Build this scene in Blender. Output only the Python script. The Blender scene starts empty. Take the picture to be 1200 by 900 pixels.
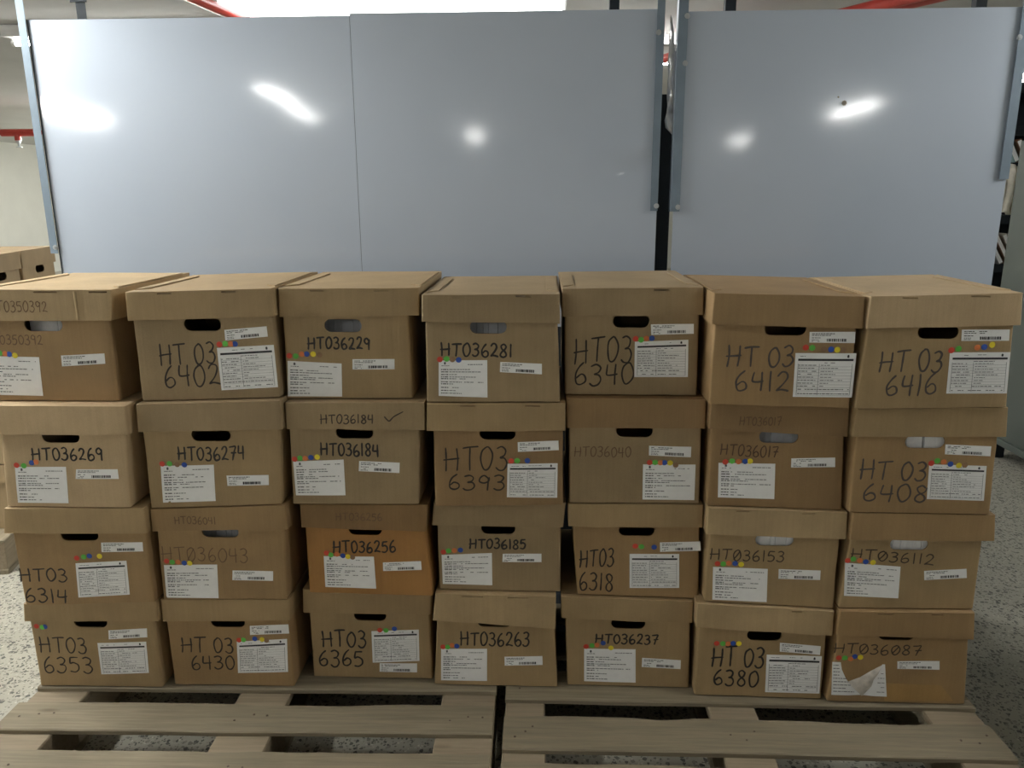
import bpy, bmesh, math, random
from mathutils import Vector, Matrix, noise
from mathutils.geometry import delaunay_2d_cdt

S = bpy.context.scene
COL = S.collection

# ---------------------------------------------------------------- camera
def camera():
    cd = bpy.data.cameras.new('camera'); co = bpy.data.objects.new('camera', cd); COL.objects.link(co)
    p, r, y = math.radians(13.622), math.radians(-0.269), math.radians(-2.345)
    fw = Vector((math.sin(y)*math.cos(p), math.cos(y)*math.cos(p), -math.sin(p)))
    rt = Vector((math.cos(y), -math.sin(y), 0)); up = rt.cross(fw)
    rt2 = math.cos(r)*rt + math.sin(r)*up; up2 = -math.sin(r)*rt + math.cos(r)*up
    m = Matrix((rt2, up2, -fw)).transposed().to_4x4(); m.translation = (0, 0, 1.3985)
    co.matrix_world = m
    cd.sensor_fit = 'HORIZONTAL'; cd.sensor_width = 36; cd.lens = 909.81/1200*36
    cd.clip_start = 0.02; cd.clip_end = 100
    S.camera = co
camera()

# ---------------------------------------------------------------- world, exposure
w = bpy.data.worlds.new('world'); S.world = w; w.use_nodes = True
w.node_tree.nodes['Background'].inputs[0].default_value = (0.8, 0.85, 0.9, 1)
w.node_tree.nodes['Background'].inputs[1].default_value = 0.02
S.view_settings.view_transform = 'Standard'; S.view_settings.look = 'None'
S.view_settings.gamma = 1; S.view_settings.use_curve_mapping = False
S.view_settings.exposure = EXPOSURE = 0.0
S.cycles.use_denoising = True
S.cycles.max_bounces = 10; S.cycles.diffuse_bounces = 6
S.cycles.sample_clamp_indirect = 8

CEIL = 2.36
# fluorescent battens: x, y, z of the middle, turn (0 = along the room), tubes, strength
BATTENS = [
    (-2.60, 1.95, 2.27, 0, 2, 330), (2.95, 1.50, 2.27, 0, 2, 130),
    (-4.95, -3.4, 2.27, 0, 2, 150), (-2.3, -2.0, 2.27, 0, 2, 44), (-2.5, -3.6, 2.27, 0, 2, 44),
    (-0.95, -6.1, 2.27, 0, 2, 80), (3.0, -8.2, 2.27, 0, 2, 60), (3.2, -3.5, 2.27, 0, 2, 62),
    (-2.47, 4.72, 2.27, 1, 1, 30), (-4.3, 8.9, 2.27, 1, 2, 420), (-5.8, 12.2, 2.27, 1, 2, 620), (3.75, 6.7, 2.27, 0, 2, 60), (0.6, 5.6, 2.27, 1, 2, 120),  # the farthest and the last batten are unseen, added to brighten wall and ceiling
]

# ---------------------------------------------------------------- material helpers
def mat(name):
    m = bpy.data.materials.new(name); m.use_nodes = True
    nt = m.node_tree; return m, nt, nt.nodes['Principled BSDF']
def N(nt, t, **kw):
    n = nt.nodes.new(t)
    for k, v in kw.items():
        if k.startswith('i_'):
            n.inputs[int(k[2:]) if k[2:].isdigit() else k[2:].replace('_', ' ')].default_value = v
        else: setattr(n, k, v)
    return n
def ramp(nt, fac, stops):
    n = nt.nodes.new('ShaderNodeValToRGB'); e = n.color_ramp.elements
    while len(e) < len(stops): e.new(0.5)
    for q, (p, c) in zip(e, stops): q.position = p; q.color = (*c, 1) if len(c) == 3 else c
    nt.links.new(fac, n.inputs[0]); return n.outputs[0]
def mix(nt, fac, a, b, mode='MIX'):
    n = nt.nodes.new('ShaderNodeMix'); n.data_type = 'RGBA'; n.blend_type = mode
    for i, v in ((0, fac), (6, a), (7, b)):
        if isinstance(v, bpy.types.NodeSocket): nt.links.new(v, n.inputs[i])
        elif isinstance(v, (int, float)): n.inputs[i].default_value = v
        else: n.inputs[i].default_value = (*v, 1)
    return n.outputs[2]
def coords(nt, scale, rand=True):
    tc = N(nt, 'ShaderNodeTexCoord'); v = tc.outputs['Object']
    if rand:
        oi = N(nt, 'ShaderNodeObjectInfo'); a = N(nt, 'ShaderNodeVectorMath', operation='ADD')
        mu = N(nt, 'ShaderNodeMath', operation='MULTIPLY', i_1=37.0); nt.links.new(oi.outputs['Random'], mu.inputs[0])
        nt.links.new(v, a.inputs[0]); nt.links.new(mu.outputs[0], a.inputs[1]); v = a.outputs[0]
    mp = N(nt, 'ShaderNodeMapping'); mp.inputs['Scale'].default_value = scale
    nt.links.new(v, mp.inputs[0]); return mp.outputs[0]
def tex(nt, co, scale, detail=3, rough=.55):
    n = N(nt, 'ShaderNodeTexNoise'); n.inputs['Scale'].default_value = scale; n.inputs['Detail'].default_value = detail
    n.inputs['Roughness'].default_value = rough; nt.links.new(co, n.inputs[0]); return n.outputs[0]
def bump(nt, b, h, strength, dist=.002):
    n = N(nt, 'ShaderNodeBump'); n.inputs['Strength'].default_value = strength; n.inputs['Distance'].default_value = dist
    nt.links.new(h, n.inputs['Height']); nt.links.new(n.outputs[0], b.inputs['Normal'])
def plain(name, c, rough=.5, metal=0, var=.12, scale=30):
    m, nt, b = mat(name)
    f = tex(nt, coords(nt, (1, 1, 1)), scale, 4)
    lo = tuple(x*(1-var) for x in c); hi = tuple(min(1, x*(1+var)) for x in c)
    nt.links.new(ramp(nt, f, [(.3, lo), (.7, hi)]), b.inputs['Base Color'])
    b.inputs['Roughness'].default_value = rough; b.inputs['Metallic'].default_value = metal
    return m
def emit(name, c, s):
    m, nt, b = mat(name)
    b.inputs['Base Color'].default_value = (*c, 1); b.inputs['Emission Color'].default_value = (*c, 1); b.inputs['Emission Strength'].default_value = s
    return m
def kraft(name, c):
    m, nt, b = mat(name)
    big = tex(nt, coords(nt, (1, 1, 1)), 7, 4, .6)
    flute = tex(nt, coords(nt, (150, 150, 3)), 1.0, 2, .5)
    fib = tex(nt, coords(nt, (1, 1, 1)), 420, 2, .7)
    lo = tuple(x*.86 for x in c); hi = tuple(x*1.12 for x in c)
    col = ramp(nt, big, [(.28, lo), (.72, hi)])
    col = mix(nt, .55, col, ramp(nt, flute, [(.3, (.87, .86, .84)), (.7, (1, 1, 1))]), 'MULTIPLY')
    col = mix(nt, .5, col, ramp(nt, fib, [(.25, (.82, .8, .78)), (.6, (1, 1, 1))]), 'MULTIPLY')
    nt.links.new(col, b.inputs['Base Color'])
    b.inputs['Roughness'].default_value = .66; b.inputs['Specular IOR Level'].default_value = .5
    bump(nt, b, flute, .25, .0015)
    return m
KR = {
    'tan':   kraft('kraft_tan', (0.379, 0.266, 0.135)),
    'pale':  kraft('kraft_pale', (0.463, 0.337, 0.183)),
    'straw': kraft('kraft_straw', (0.540, 0.397, 0.232)),
    'grey':  kraft('kraft_grey', (0.340, 0.245, 0.133)),
    'warm':  kraft('kraft_warm', (0.355, 0.230, 0.108)),
    'brown': kraft('kraft_brown', (0.300, 0.190, 0.087)),
    'orange':kraft('kraft_orange', (0.394, 0.198, 0.058)),
    'umber': kraft('kraft_umber', (0.256, 0.152, 0.060)),
}
PAPER = plain('label_paper', (.95, .95, .94), .65, 0, .03, 60)
SHEETS = plain('paper_sheets', (.90, .90, .90), .7, 0, .05, 90)
DULL_SHEETS = plain('grey_folder_paper', (.50, .51, .53), .7, 0, .08, 60)
PRINT = plain('black_print', (.03, .03, .035), .7)
GREYPRINT = plain('grey_print', (.11, .11, .12), .7)
INK = {
    'k': plain('black_marker', (.016, .013, .012), .5), 'K': plain('black_felt_marker', (.013, .012, .013), .5),
    'n': plain('worn_black_marker', (.028, .020, .015), .6), 'g': plain('grey_marker', (.075, .062, .054), .6),
    'd': plain('dark_pen', (.05, .033, .02), .6), 'm': plain('brown_pen', (.09, .048, .026), .6), 'b': plain('thin_brown_pen', (.15, .085, .042), .6),
}
INKW = {'k': .0050, 'K': .0054, 'n': .0046, 'g': .0050, 'd': .0036, 'm': .0034, 'b': .0028}
DOT = {'r': ('red', plain('red_dot', (.68, .07, .04), .5)), 'g': ('green', plain('green_dot', (.13, .55, .08), .5)),
       'o': ('orange', plain('orange_dot', (.75, .22, .07), .5)), 'b': ('blue', plain('blue_dot', (.03, .09, .42), .5)),
       'y': ('yellow', plain('yellow_dot', (.88, .72, .04), .5)), 't': ('tan', plain('tan_dot', (.30, .18, .10), .6))}

# ---------------------------------------------------------------- object helpers
def finish(name, bm, m, parent=None, smooth=False, angle=40):
    bm.normal_update()
    if smooth:
        for e in bm.edges:
            if len(e.link_faces) == 2: e.smooth = e.calc_face_angle(0) < math.radians(angle)
        for f in bm.faces: f.smooth = True
    me = bpy.data.meshes.new(name); bm.to_mesh(me); bm.free()
    if m: me.materials.append(m)
    o = bpy.data.objects.new(name, me); COL.objects.link(o)
    if parent: o.parent = parent
    return o
def thing(name, label, cat, loc=(0, 0, 0), rz=0, group=None):
    o = bpy.data.objects.new(name, None); COL.objects.link(o); o.empty_display_size = .05
    o.location = loc; o.rotation_euler = (0, 0, rz)
    return tag(o, label, cat, group)
def tag(o, label, cat, group=None):
    o['label'] = label; o['category'] = cat
    if group: o['group'] = group
    return o
def struct(o): o['kind'] = 'structure'; return o
def box(bm, x0, x1, y0, y1, z0, z1, bev=0):
    r = bmesh.ops.create_cube(bm, size=1)
    for v in r['verts']:
        v.co = Vector((x0+(v.co.x+.5)*(x1-x0), y0+(v.co.y+.5)*(y1-y0), z0+(v.co.z+.5)*(z1-z0)))
    if bev:
        es = list({e for v in r['verts'] for e in v.link_edges})
        bmesh.ops.bevel(bm, geom=es, offset=bev, segments=2, affect='EDGES', profile=.6)
def tube(bm, a, b, r, n=12):
    a, b = Vector(a), Vector(b); d = b-a; L = d.length
    m = Matrix.Translation((a+b)/2) @ d.to_track_quat('Z', 'Y').to_matrix().to_4x4()
    bmesh.ops.create_cone(bm, cap_ends=True, segments=n, radius1=r, radius2=r, depth=L, matrix=m)
def lathe(bm, prof, c, n=20):
    rings = []
    for r, z in prof: rings.append([bm.verts.new((c[0]+r*math.cos(2*math.pi*k/n), c[1]+r*math.sin(2*math.pi*k/n), c[2]+z)) for k in range(n)])
    for A, B in zip(rings, rings[1:]):
        for k in range(n): bm.faces.new((A[k], A[(k+1) % n], B[(k+1) % n], B[k]))
    bm.faces.new(rings[0][::-1]); bm.faces.new(rings[-1])
lerp = lambda a, b, t: a+(b-a)*t

# ---------------------------------------------------------------- cardboard shell: an open box with rounded corners
def inside(p, poly):
    c = False; n = len(poly)
    for i in range(n):
        a, b = poly[i], poly[i-1]
        if (a[1] > p[1]) != (b[1] > p[1]) and p[0] < (b[0]-a[0])*(p[1]-a[1])/(b[1]-a[1])+a[0]: c = not c
    return c
def cdt(bm, ring, pts2, to3, holes=(), inner=()):
    """fill a closed ring of bmesh verts (2-d positions pts2), leaving holes open"""
    V = [Vector(p) for p in pts2]; n = len(V); E = [(i, (i+1) % n) for i in range(n)]
    for h in holes:
        b0 = len(V); V += [Vector(p) for p in h]; E += [(b0+i, b0+(i+1) % len(h)) for i in range(len(h))]
    V += [Vector(p) for p in inner]
    ov, oe, of, orig, _, _ = delaunay_2d_cdt(V, E, [], 1, 1e-6)
    mp = []
    for i, p in enumerate(ov):
        k = [q for q in orig[i] if q < n]
        mp.append(ring[k[0]] if k else bm.verts.new(to3(p)))
    for f in of:
        c = sum((ov[i] for i in f), Vector((0, 0)))/len(f)
        if any(inside(c, h) for h in holes): continue
        vs = [mp[i] for i in f]
        if len(set(vs)) == 3:
            try: bm.faces.new(vs)
            except ValueError: pass
def shell(name, m, parent, xs, zb, zt, y0, depth, cap, holes=(), disp=None, rc=.006, thick=.004, nu=12, nv=6, nd=8, wob=None):
    """xs = xTL,xTR,xBL,xBR ; zb/zt = (left, right) heights of the lower / upper edge"""
    bm = bmesh.new(); rings = []; pos2 = []
    def edge(t): return lerp(xs[2], xs[0], t), lerp(xs[3], xs[1], t)
    def z_at(x, t):
        l, r = edge(t); s = (x-l)/(r-l); return lerp(lerp(zb[0], zb[1], s), lerp(zt[0], zt[1], s), t)
    for j in range(nv+1):
        t = j/nv; l, r = edge(t); P = []
        for i in range(nu+1): P.append((lerp(l+rc, r-rc, i/nu), y0))
        for k in (1, 2): a = math.pi/6*k; P.append((r-rc+rc*math.sin(a), y0+rc-rc*math.cos(a)))
        for i in range(nd+1): P.append((r, lerp(y0+rc, y0+depth-rc, i/nd)))
        for k in (1, 2): a = math.pi/6*k; P.append((r-rc+rc*math.cos(a), y0+depth-rc+rc*math.sin(a)))
        for i in range(nu+1): P.append((lerp(r-rc, l+rc, i/nu), y0+depth))
        for k in (1, 2): a = math.pi/6*k; P.append((l+rc-rc*math.sin(a), y0+depth-rc+rc*math.cos(a)))
        for i in range(nd+1): P.append((l, lerp(y0+depth-rc, y0+rc, i/nd)))
        for k in (1, 2): a = math.pi/6*k; P.append((l+rc-rc*math.cos(a), y0+rc-rc*math.sin(a)))
        rings.append([bm.verts.new((x, y, z_at(x, t))) for x, y in P]); pos2.append(P)
    n = len(rings[0])
    for j in range(nv):
        for i in range(nu, n):
            a, b = i, (i+1) % n
            bm.faces.new((rings[j][a], rings[j][b], rings[j+1][b], rings[j+1][a]))
    ring = rings[0][:nu+1]+[rings[j][nu] for j in range(1, nv)]+rings[nv][nu::-1]+[rings[j][0] for j in range(nv-1, 0, -1)]
    inner = []
    for j in range(1, nv):
        for i in range(1, nu):
            v = rings[j][i].co; p = (v.x, v.z)
            if all(not inside(p, h) and min((Vector(p)-Vector(q)).length for q in h) > .006 for h in holes): inner.append(p)
    extra = [v for j in range(1, nv) for v in rings[j][1:nu]]
    cdt(bm, ring, [(v.co.x, v.co.z) for v in ring], lambda p: (p.x, y0, p.y), holes, inner)
    for v in extra: bm.verts.remove(v)
    L = nv if cap == 'top' else 0; P = pos2[L]; l, r = edge(L/nv)
    inner = [(lerp(l, r, i/nu), lerp(y0, y0+depth, k/nd)) for i in range(1, nu) for k in range(1, nd)]
    cdt(bm, rings[L], P, lambda p: (p.x, p.y, z_at(p.x, L/nv)), (), inner)
    bmesh.ops.recalc_face_normals(bm, faces=bm.faces[:])
    bm.faces.ensure_lookup_table(); bm.normal_update()
    f = max(bm.faces, key=lambda f: -abs(f.normal.z)-f.calc_center_median().y*9)
    if f.normal.y > 0: bmesh.ops.reverse_faces(bm, faces=bm.faces[:])
    for v in bm.verts:
        if disp: v.co.y += disp(v.co.x, v.co.z)*max(0, 1-(v.co.y-y0)/.09)
        if wob: v.co += wob(v.co)
    o = finish(name, bm, m, parent, True, 50)
    b = o.modifiers.new('fold', 'BEVEL'); b.width = .0028; b.segments = 2; b.limit_method = 'ANGLE'; b.angle_limit = math.radians(55)
    s = o.modifiers.new('board', 'SOLIDIFY'); s.thickness = thick; s.offset = -1
    e = o.modifiers.new('crisp', 'EDGE_SPLIT'); e.split_angle = math.radians(45)
    return o

# ---------------------------------------------------------------- handwriting
G = {
    'H': (.72, [[(.06, 1), (.08, .5), (.03, 0)], [(.62, .97), (.63, .5), (.60, .02)], [(-.04, .47), (.3, .5), (.70, .53)]]),
    'T': (.70, [[(0, .95), (.35, .98), (.74, 1)], [(.36, .97), (.35, .5), (.33, .02)]]),
    '0': (.60, [[(.33, .98), (.1, .8), (.03, .45), (.15, .06), (.36, .03), (.55, .3), (.57, .65), (.42, .93), (.27, .97)]]),
    'o': (.60, [[(.33, .98), (.1, .8), (.03, .45), (.15, .06), (.36, .03), (.55, .3), (.57, .65), (.42, .93), (.27, .97)], [(.05, .12), (.30, .5), (.52, .9)]]),
    '1': (.26, [[(.12, 1), (.13, .5), (.12, 0)]]),
    '2': (.58, [[(.05, .78), (.2, .98), (.42, .95), (.48, .72), (.30, .38), (.03, .05)], [(.03, .05), (.25, .10), (.58, .03)]]),
    '3': (.56, [[(.05, .92), (.28, 1), (.47, .85), (.40, .62), (.20, .53)], [(.20, .53), (.42, .50), (.52, .28), (.38, .04), (.16, .0), (.0, .12)]]),
    '4': (.60, [[(.10, .97), (.05, .68), (.06, .48), (.30, .46), (.56, .50)], [(.48, .98), (.47, .5), (.46, 0)]]),
    '5': (.56, [[(.52, .97), (.30, .96), (.10, .95)], [(.10, .95), (.06, .58), (.26, .62), (.48, .48), (.48, .20), (.28, .02), (.02, .06)]]),
    '6': (.58, [[(.42, .99), (.20, .78), (.06, .45), (.10, .10), (.30, .0), (.52, .14), (.50, .38), (.30, .46), (.10, .30)]]),
    '7': (.58, [[(.02, .94), (.28, .97), (.55, .98), (.40, .55), (.24, 0)], [(.16, .50), (.36, .53), (.58, .54)]]),
    '8': (.58, [[(.48, .85), (.30, .99), (.10, .86), (.18, .62), (.44, .40), (.50, .15), (.28, .0), (.06, .15), (.14, .40), (.42, .62), (.50, .84)]]),
    '9': (.56, [[(.48, .78), (.30, .98), (.08, .86), (.06, .62), (.24, .50), (.46, .62), (.50, .86)], [(.50, .86), (.46, .45), (.42, 0)]]),
    'v': (.80, [[(.0, .42), (.18, .10), (.28, .0), (.50, .45), (1.0, 1)]]),
    ' ': (.22, []),
}
def spline(P, k=7):
    if len(P) < 3: return [tuple(p) for p in P]
    Q = [P[0]]+list(P)+[P[-1]]; out = []
    for i in range(1, len(Q)-2):
        a, b, c, d = Q[i-1], Q[i], Q[i+1], Q[i+2]
        for j in range(k):
            t = j/k
            out.append(tuple(.5*(2*b[q]+(c[q]-a[q])*t+(2*a[q]-5*b[q]+4*c[q]-d[q])*t*t+(3*b[q]-a[q]-3*c[q]+d[q])*t**3) for q in (0, 1)))
    out.append(tuple(P[-1])); return out
def ribbon(bm, P, wd, surf, off):
    n = len(P); L, R = [], []
    for i in range(n):
        a, b = P[max(0, i-1)], P[min(n-1, i+1)]; d = Vector((b[0]-a[0], b[1]-a[1]))
        d = d.normalized() if d.length > 1e-9 else Vector((1, 0)); q = Vector((-d.y, d.x))*wd/2*(.85+.3*noise.noise((P[i][0]*60, P[i][1]*60, 3)))
        if i in (0, n-1): q *= .7
        for S_, sg in ((L, 1), (R, -1)):
            x, z = P[i][0]+sg*q.x, P[i][1]+sg*q.y
            S_.append(bm.verts.new((x, surf(x, z)-off, z)))
    for i in range(n-1): bm.faces.new((L[i], R[i], R[i+1], L[i+1]))
    for i, s in ((0, -1), (n-1, 1)):                                  # rounded ends
        a, b = P[max(0, i-1)], P[min(n-1, i+1)]; d = Vector((b[0]-a[0], b[1]-a[1]))
        if d.length < 1e-9: continue
        d = d.normalized()*wd*.35*s; x, z = P[i][0]+d.x, P[i][1]+d.y
        v = bm.verts.new((x, surf(x, z)-off, z)); bm.faces.new((L[i], R[i], v))
def write(bm, text, x0, x1, z0, z1, tilt, wd, surf, rng, off=.0006):
    adv = sum(G[c][0]+.16 for c in text)-.16; sx = (x1-x0)/adv; h = z1-z0; x = 0
    for c in text:
        gw, st = G[c]; dz = rng.uniform(-.04, .04)*h; hs = rng.uniform(.93, 1.03); sl = rng.uniform(-.02, .05)
        for P in st:
            Q = []
            for px, py in P:
                px += rng.uniform(-.02, .02); py += rng.uniform(-.015, .015)
                X = x0+(x+px+sl*(py-.5))*sx; Q.append((X, z0+py*h*hs+dz+tilt*((X-x0)/(x1-x0)-.5)))
            ribbon(bm, spline(Q), wd, surf, off)
        x += gw+.16

# ---------------------------------------------------------------- stickers
def on_quad(q, u, v):                                                 # q = TL,TR,BR,BL ; v down
    return (lerp(lerp(q[0][0], q[1][0], u), lerp(q[3][0], q[2][0], u), v), lerp(lerp(q[0][1], q[1][1], u), lerp(q[3][1], q[2][1], u), v))
def patch(bm, q, u0, u1, v0, v1, surf, off, nu=1, nv=1):
    g = [[None]*(nv+1) for _ in range(nu+1)]
    for i in range(nu+1):
        for j in range(nv+1):
            x, z = on_quad(q, lerp(u0, u1, i/nu), lerp(v0, v1, j/nv)); g[i][j] = bm.verts.new((x, surf(x, z)-off, z))
    for i in range(nu):
        for j in range(nv): bm.faces.new((g[i][j], g[i][j+1], g[i+1][j+1], g[i+1][j]))
def words(bm, q, u0, u1, v, h, surf, rng, dens=.86):                  # an illegible row of small print
    u = u0
    while u < u1-.012:
        w_ = min(rng.uniform(.02, .075), u1-u)
        if rng.random() < dens: patch(bm, q, u, u+w_, v-h/2, v+h/2, surf, .0011)
        u += w_+.012
def crest(bm, q, u, v, s, surf):
    for du, dv, a, b in ((0, 0, .5, .55), (0, -.5, .28, .3), (0, .52, .3, .18)): patch(bm, q, u+(du-a)*s*.75, u+(du+a)*s*.75, v+(dv-b)*s, v+(dv+b)*s, surf, .0011)
def form_letter(q, par, surf, rng):
    bm = bmesh.new(); patch(bm, q, 0, 1, 0, 1, surf, .0004, 8, 6); lab = finish('paper_label', bm, PAPER, par)
    lab['label'] = 'white typed address form'
    bm = bmesh.new(); crest(bm, q, .13, .075, .05, surf)
    words(bm, q, .06, .22, .145, .016, surf, rng)
    words(bm, q, .60, .93, .115, .018, surf, rng)
    y = .25
    for ln, gap in ((.62, .065), (.88, .075), (.40, .065), (.86, .05), (.55, .09), (.9, .055), (.30, .10), (.45, .085), (.36, .075), (.5, .06)):
        if y > .97: break
        words(bm, q, .05, .20, y, .027, surf, rng, 1)
        if ln > .25: words(bm, q, .22, ln*rng.uniform(.9, 1.05), y, .019, surf, rng)
        y += gap
    finish('print', bm, GREYPRINT, lab); return lab
def table_form(q, par, surf, rng):
    bm = bmesh.new(); patch(bm, q, 0, 1, 0, 1, surf, .0004, 8, 6); lab = finish('paper_label', bm, PAPER, par)
    lab['label'] = 'white printed table form with a black bar'
    bm = bmesh.new()
    patch(bm, q, .05, .96, .125, .172, surf, .0011, 4, 1); crest(bm, q, .87, .07, .045, surf)
    bar = finish('header_bar', bm, PRINT, lab); bar['label'] = 'black bar and small emblem'
    bm = bmesh.new(); words(bm, q, .08, .36, .07, .012, surf, rng, .6); words(bm, q, .42, .68, .06, .012, surf, rng, .5); words(bm, q, .4, .75, .215, .014, surf, rng, .7)
    for k in range(8):
        v = .27+k*.068
        words(bm, q, .06, .36*rng.uniform(.8, 1.05), v, .016, surf, rng, .95); words(bm, q, .43, .43+.3*rng.random()+.1, v, .014, surf, rng, .9)
        patch(bm, q, .05, .95, v+.03, v+.034, surf, .0011, 4, 1)
    for v in (.82, .92): words(bm, q, .07, .93, v, .018, surf, rng, .8); patch(bm, q, .05, .95, v+.035, v+.039, surf, .0011, 4, 1)
    for u in (.05, .40, .945): patch(bm, q, u, u+.006, .24, .95, surf, .0011, 1, 4)
    finish('print', bm, GREYPRINT, lab); return lab
def torn_form(q, par, surf, rng):
    bm = bmesh.new()
    def poly(pts, off):
        vs = []
        for u, v in pts: x, z = on_quad(q, u, v); vs.append(bm.verts.new((x, surf(x, z)-off, z)))
        bm.faces.new(vs[::-1])
    poly([(.01, .0), (.17, .0), (.19, .22), (.27, .50), (.38, .72), (.54, .96), (.30, .99), (0, .99)], .0004)
    poly([(.54, .96), (.62, .80), (.78, .42), (.95, .02), (1, .02), (1, 1), (.75, .99)], .0004)
    lab = finish('paper_label', bm, PAPER, par); lab['label'] = 'white typed form torn away at the top middle'
    bm = bmesh.new()                                                 # the loose flap folded over to the front
    A = [(.30, .56), (.52, .40), (.72, .22), (.92, .03)]; Bq = [(.54, .97), (.60, .90), (.72, .66), (.80, .36)]
    ga = []
    for i in range(4):
        row = []
        for k in range(4):
            u, v = lerp(A[i][0], Bq[i][0], k/3), lerp(A[i][1], Bq[i][1], k/3); x, z = on_quad(q, u, v)
            row.append(bm.verts.new((x, surf(x, z)-.002-.006*math.sin(math.pi*k/3)-.002*((i+k) % 2), z)))
        ga.append(row)
    for i in range(3):
        for k in range(3): bm.faces.new((ga[i][k], ga[i][k+1], ga[i+1][k+1], ga[i+1][k]))
    fl = finish('torn_flap', bm, plain('torn_paper_back', (.62, .57, .50), .8, 0, .2, 50), lab, True, 80)
    bm = bmesh.new()
    for k in range(9): words(bm, q, .03, .17+.03*k if k > 3 else .15, .09+k*.098, .02, surf, rng, .95)
    for k in range(5): words(bm, q, .86-.01*k, .97, .30+k*.14, .015, surf, rng, .8)
    finish('print', bm, GREYPRINT, lab); return lab
def barcode_sticker(q, par, surf, rng):
    bm = bmesh.new(); patch(bm, q, 0, 1, 0, 1, surf, .0005, 6, 2); lab = finish('barcode_sticker', bm, PAPER, par); lab['label'] = 'white barcode sticker'
    bm = bmesh.new()
    words(bm, q, .05, .55, .17, .065, surf, rng, .95); words(bm, q, .05, .48, .32, .06, surf, rng, .9)
    words(bm, q, .05, .24, .55, .06, surf, rng, .9); words(bm, q, .05, .20, .74, .05, surf, rng, .9); words(bm, q, .05, .22, .87, .05, surf, rng, .8)
    u = .38
    while u < .80:
        w_ = rng.choice((.012, .02, .03, .012)); patch(bm, q, u, u+w_, .62, .88, surf, .0011); u += w_+rng.choice((.007, .010, .016))
    finish('print', bm, PRINT, lab); return lab
def dot(par, kind, x, z, surf, r=.0068):
    bm = bmesh.new(); n = 20
    c = bm.verts.new((x, surf(x, z)-.0018, z)); P = []
    for k in range(n):
        a = 2*math.pi*k/n; px, pz = x+r*math.cos(a), z+r*math.sin(a); P.append(bm.verts.new((px, surf(px, pz)-.0016, pz)))
    for k in range(n): bm.faces.new((c, P[(k+1) % n], P[k]))
    o = finish('dot_sticker', bm, DOT[kind][1], par); o['label'] = DOT[kind][0]+' round dot sticker'; return o

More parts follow.
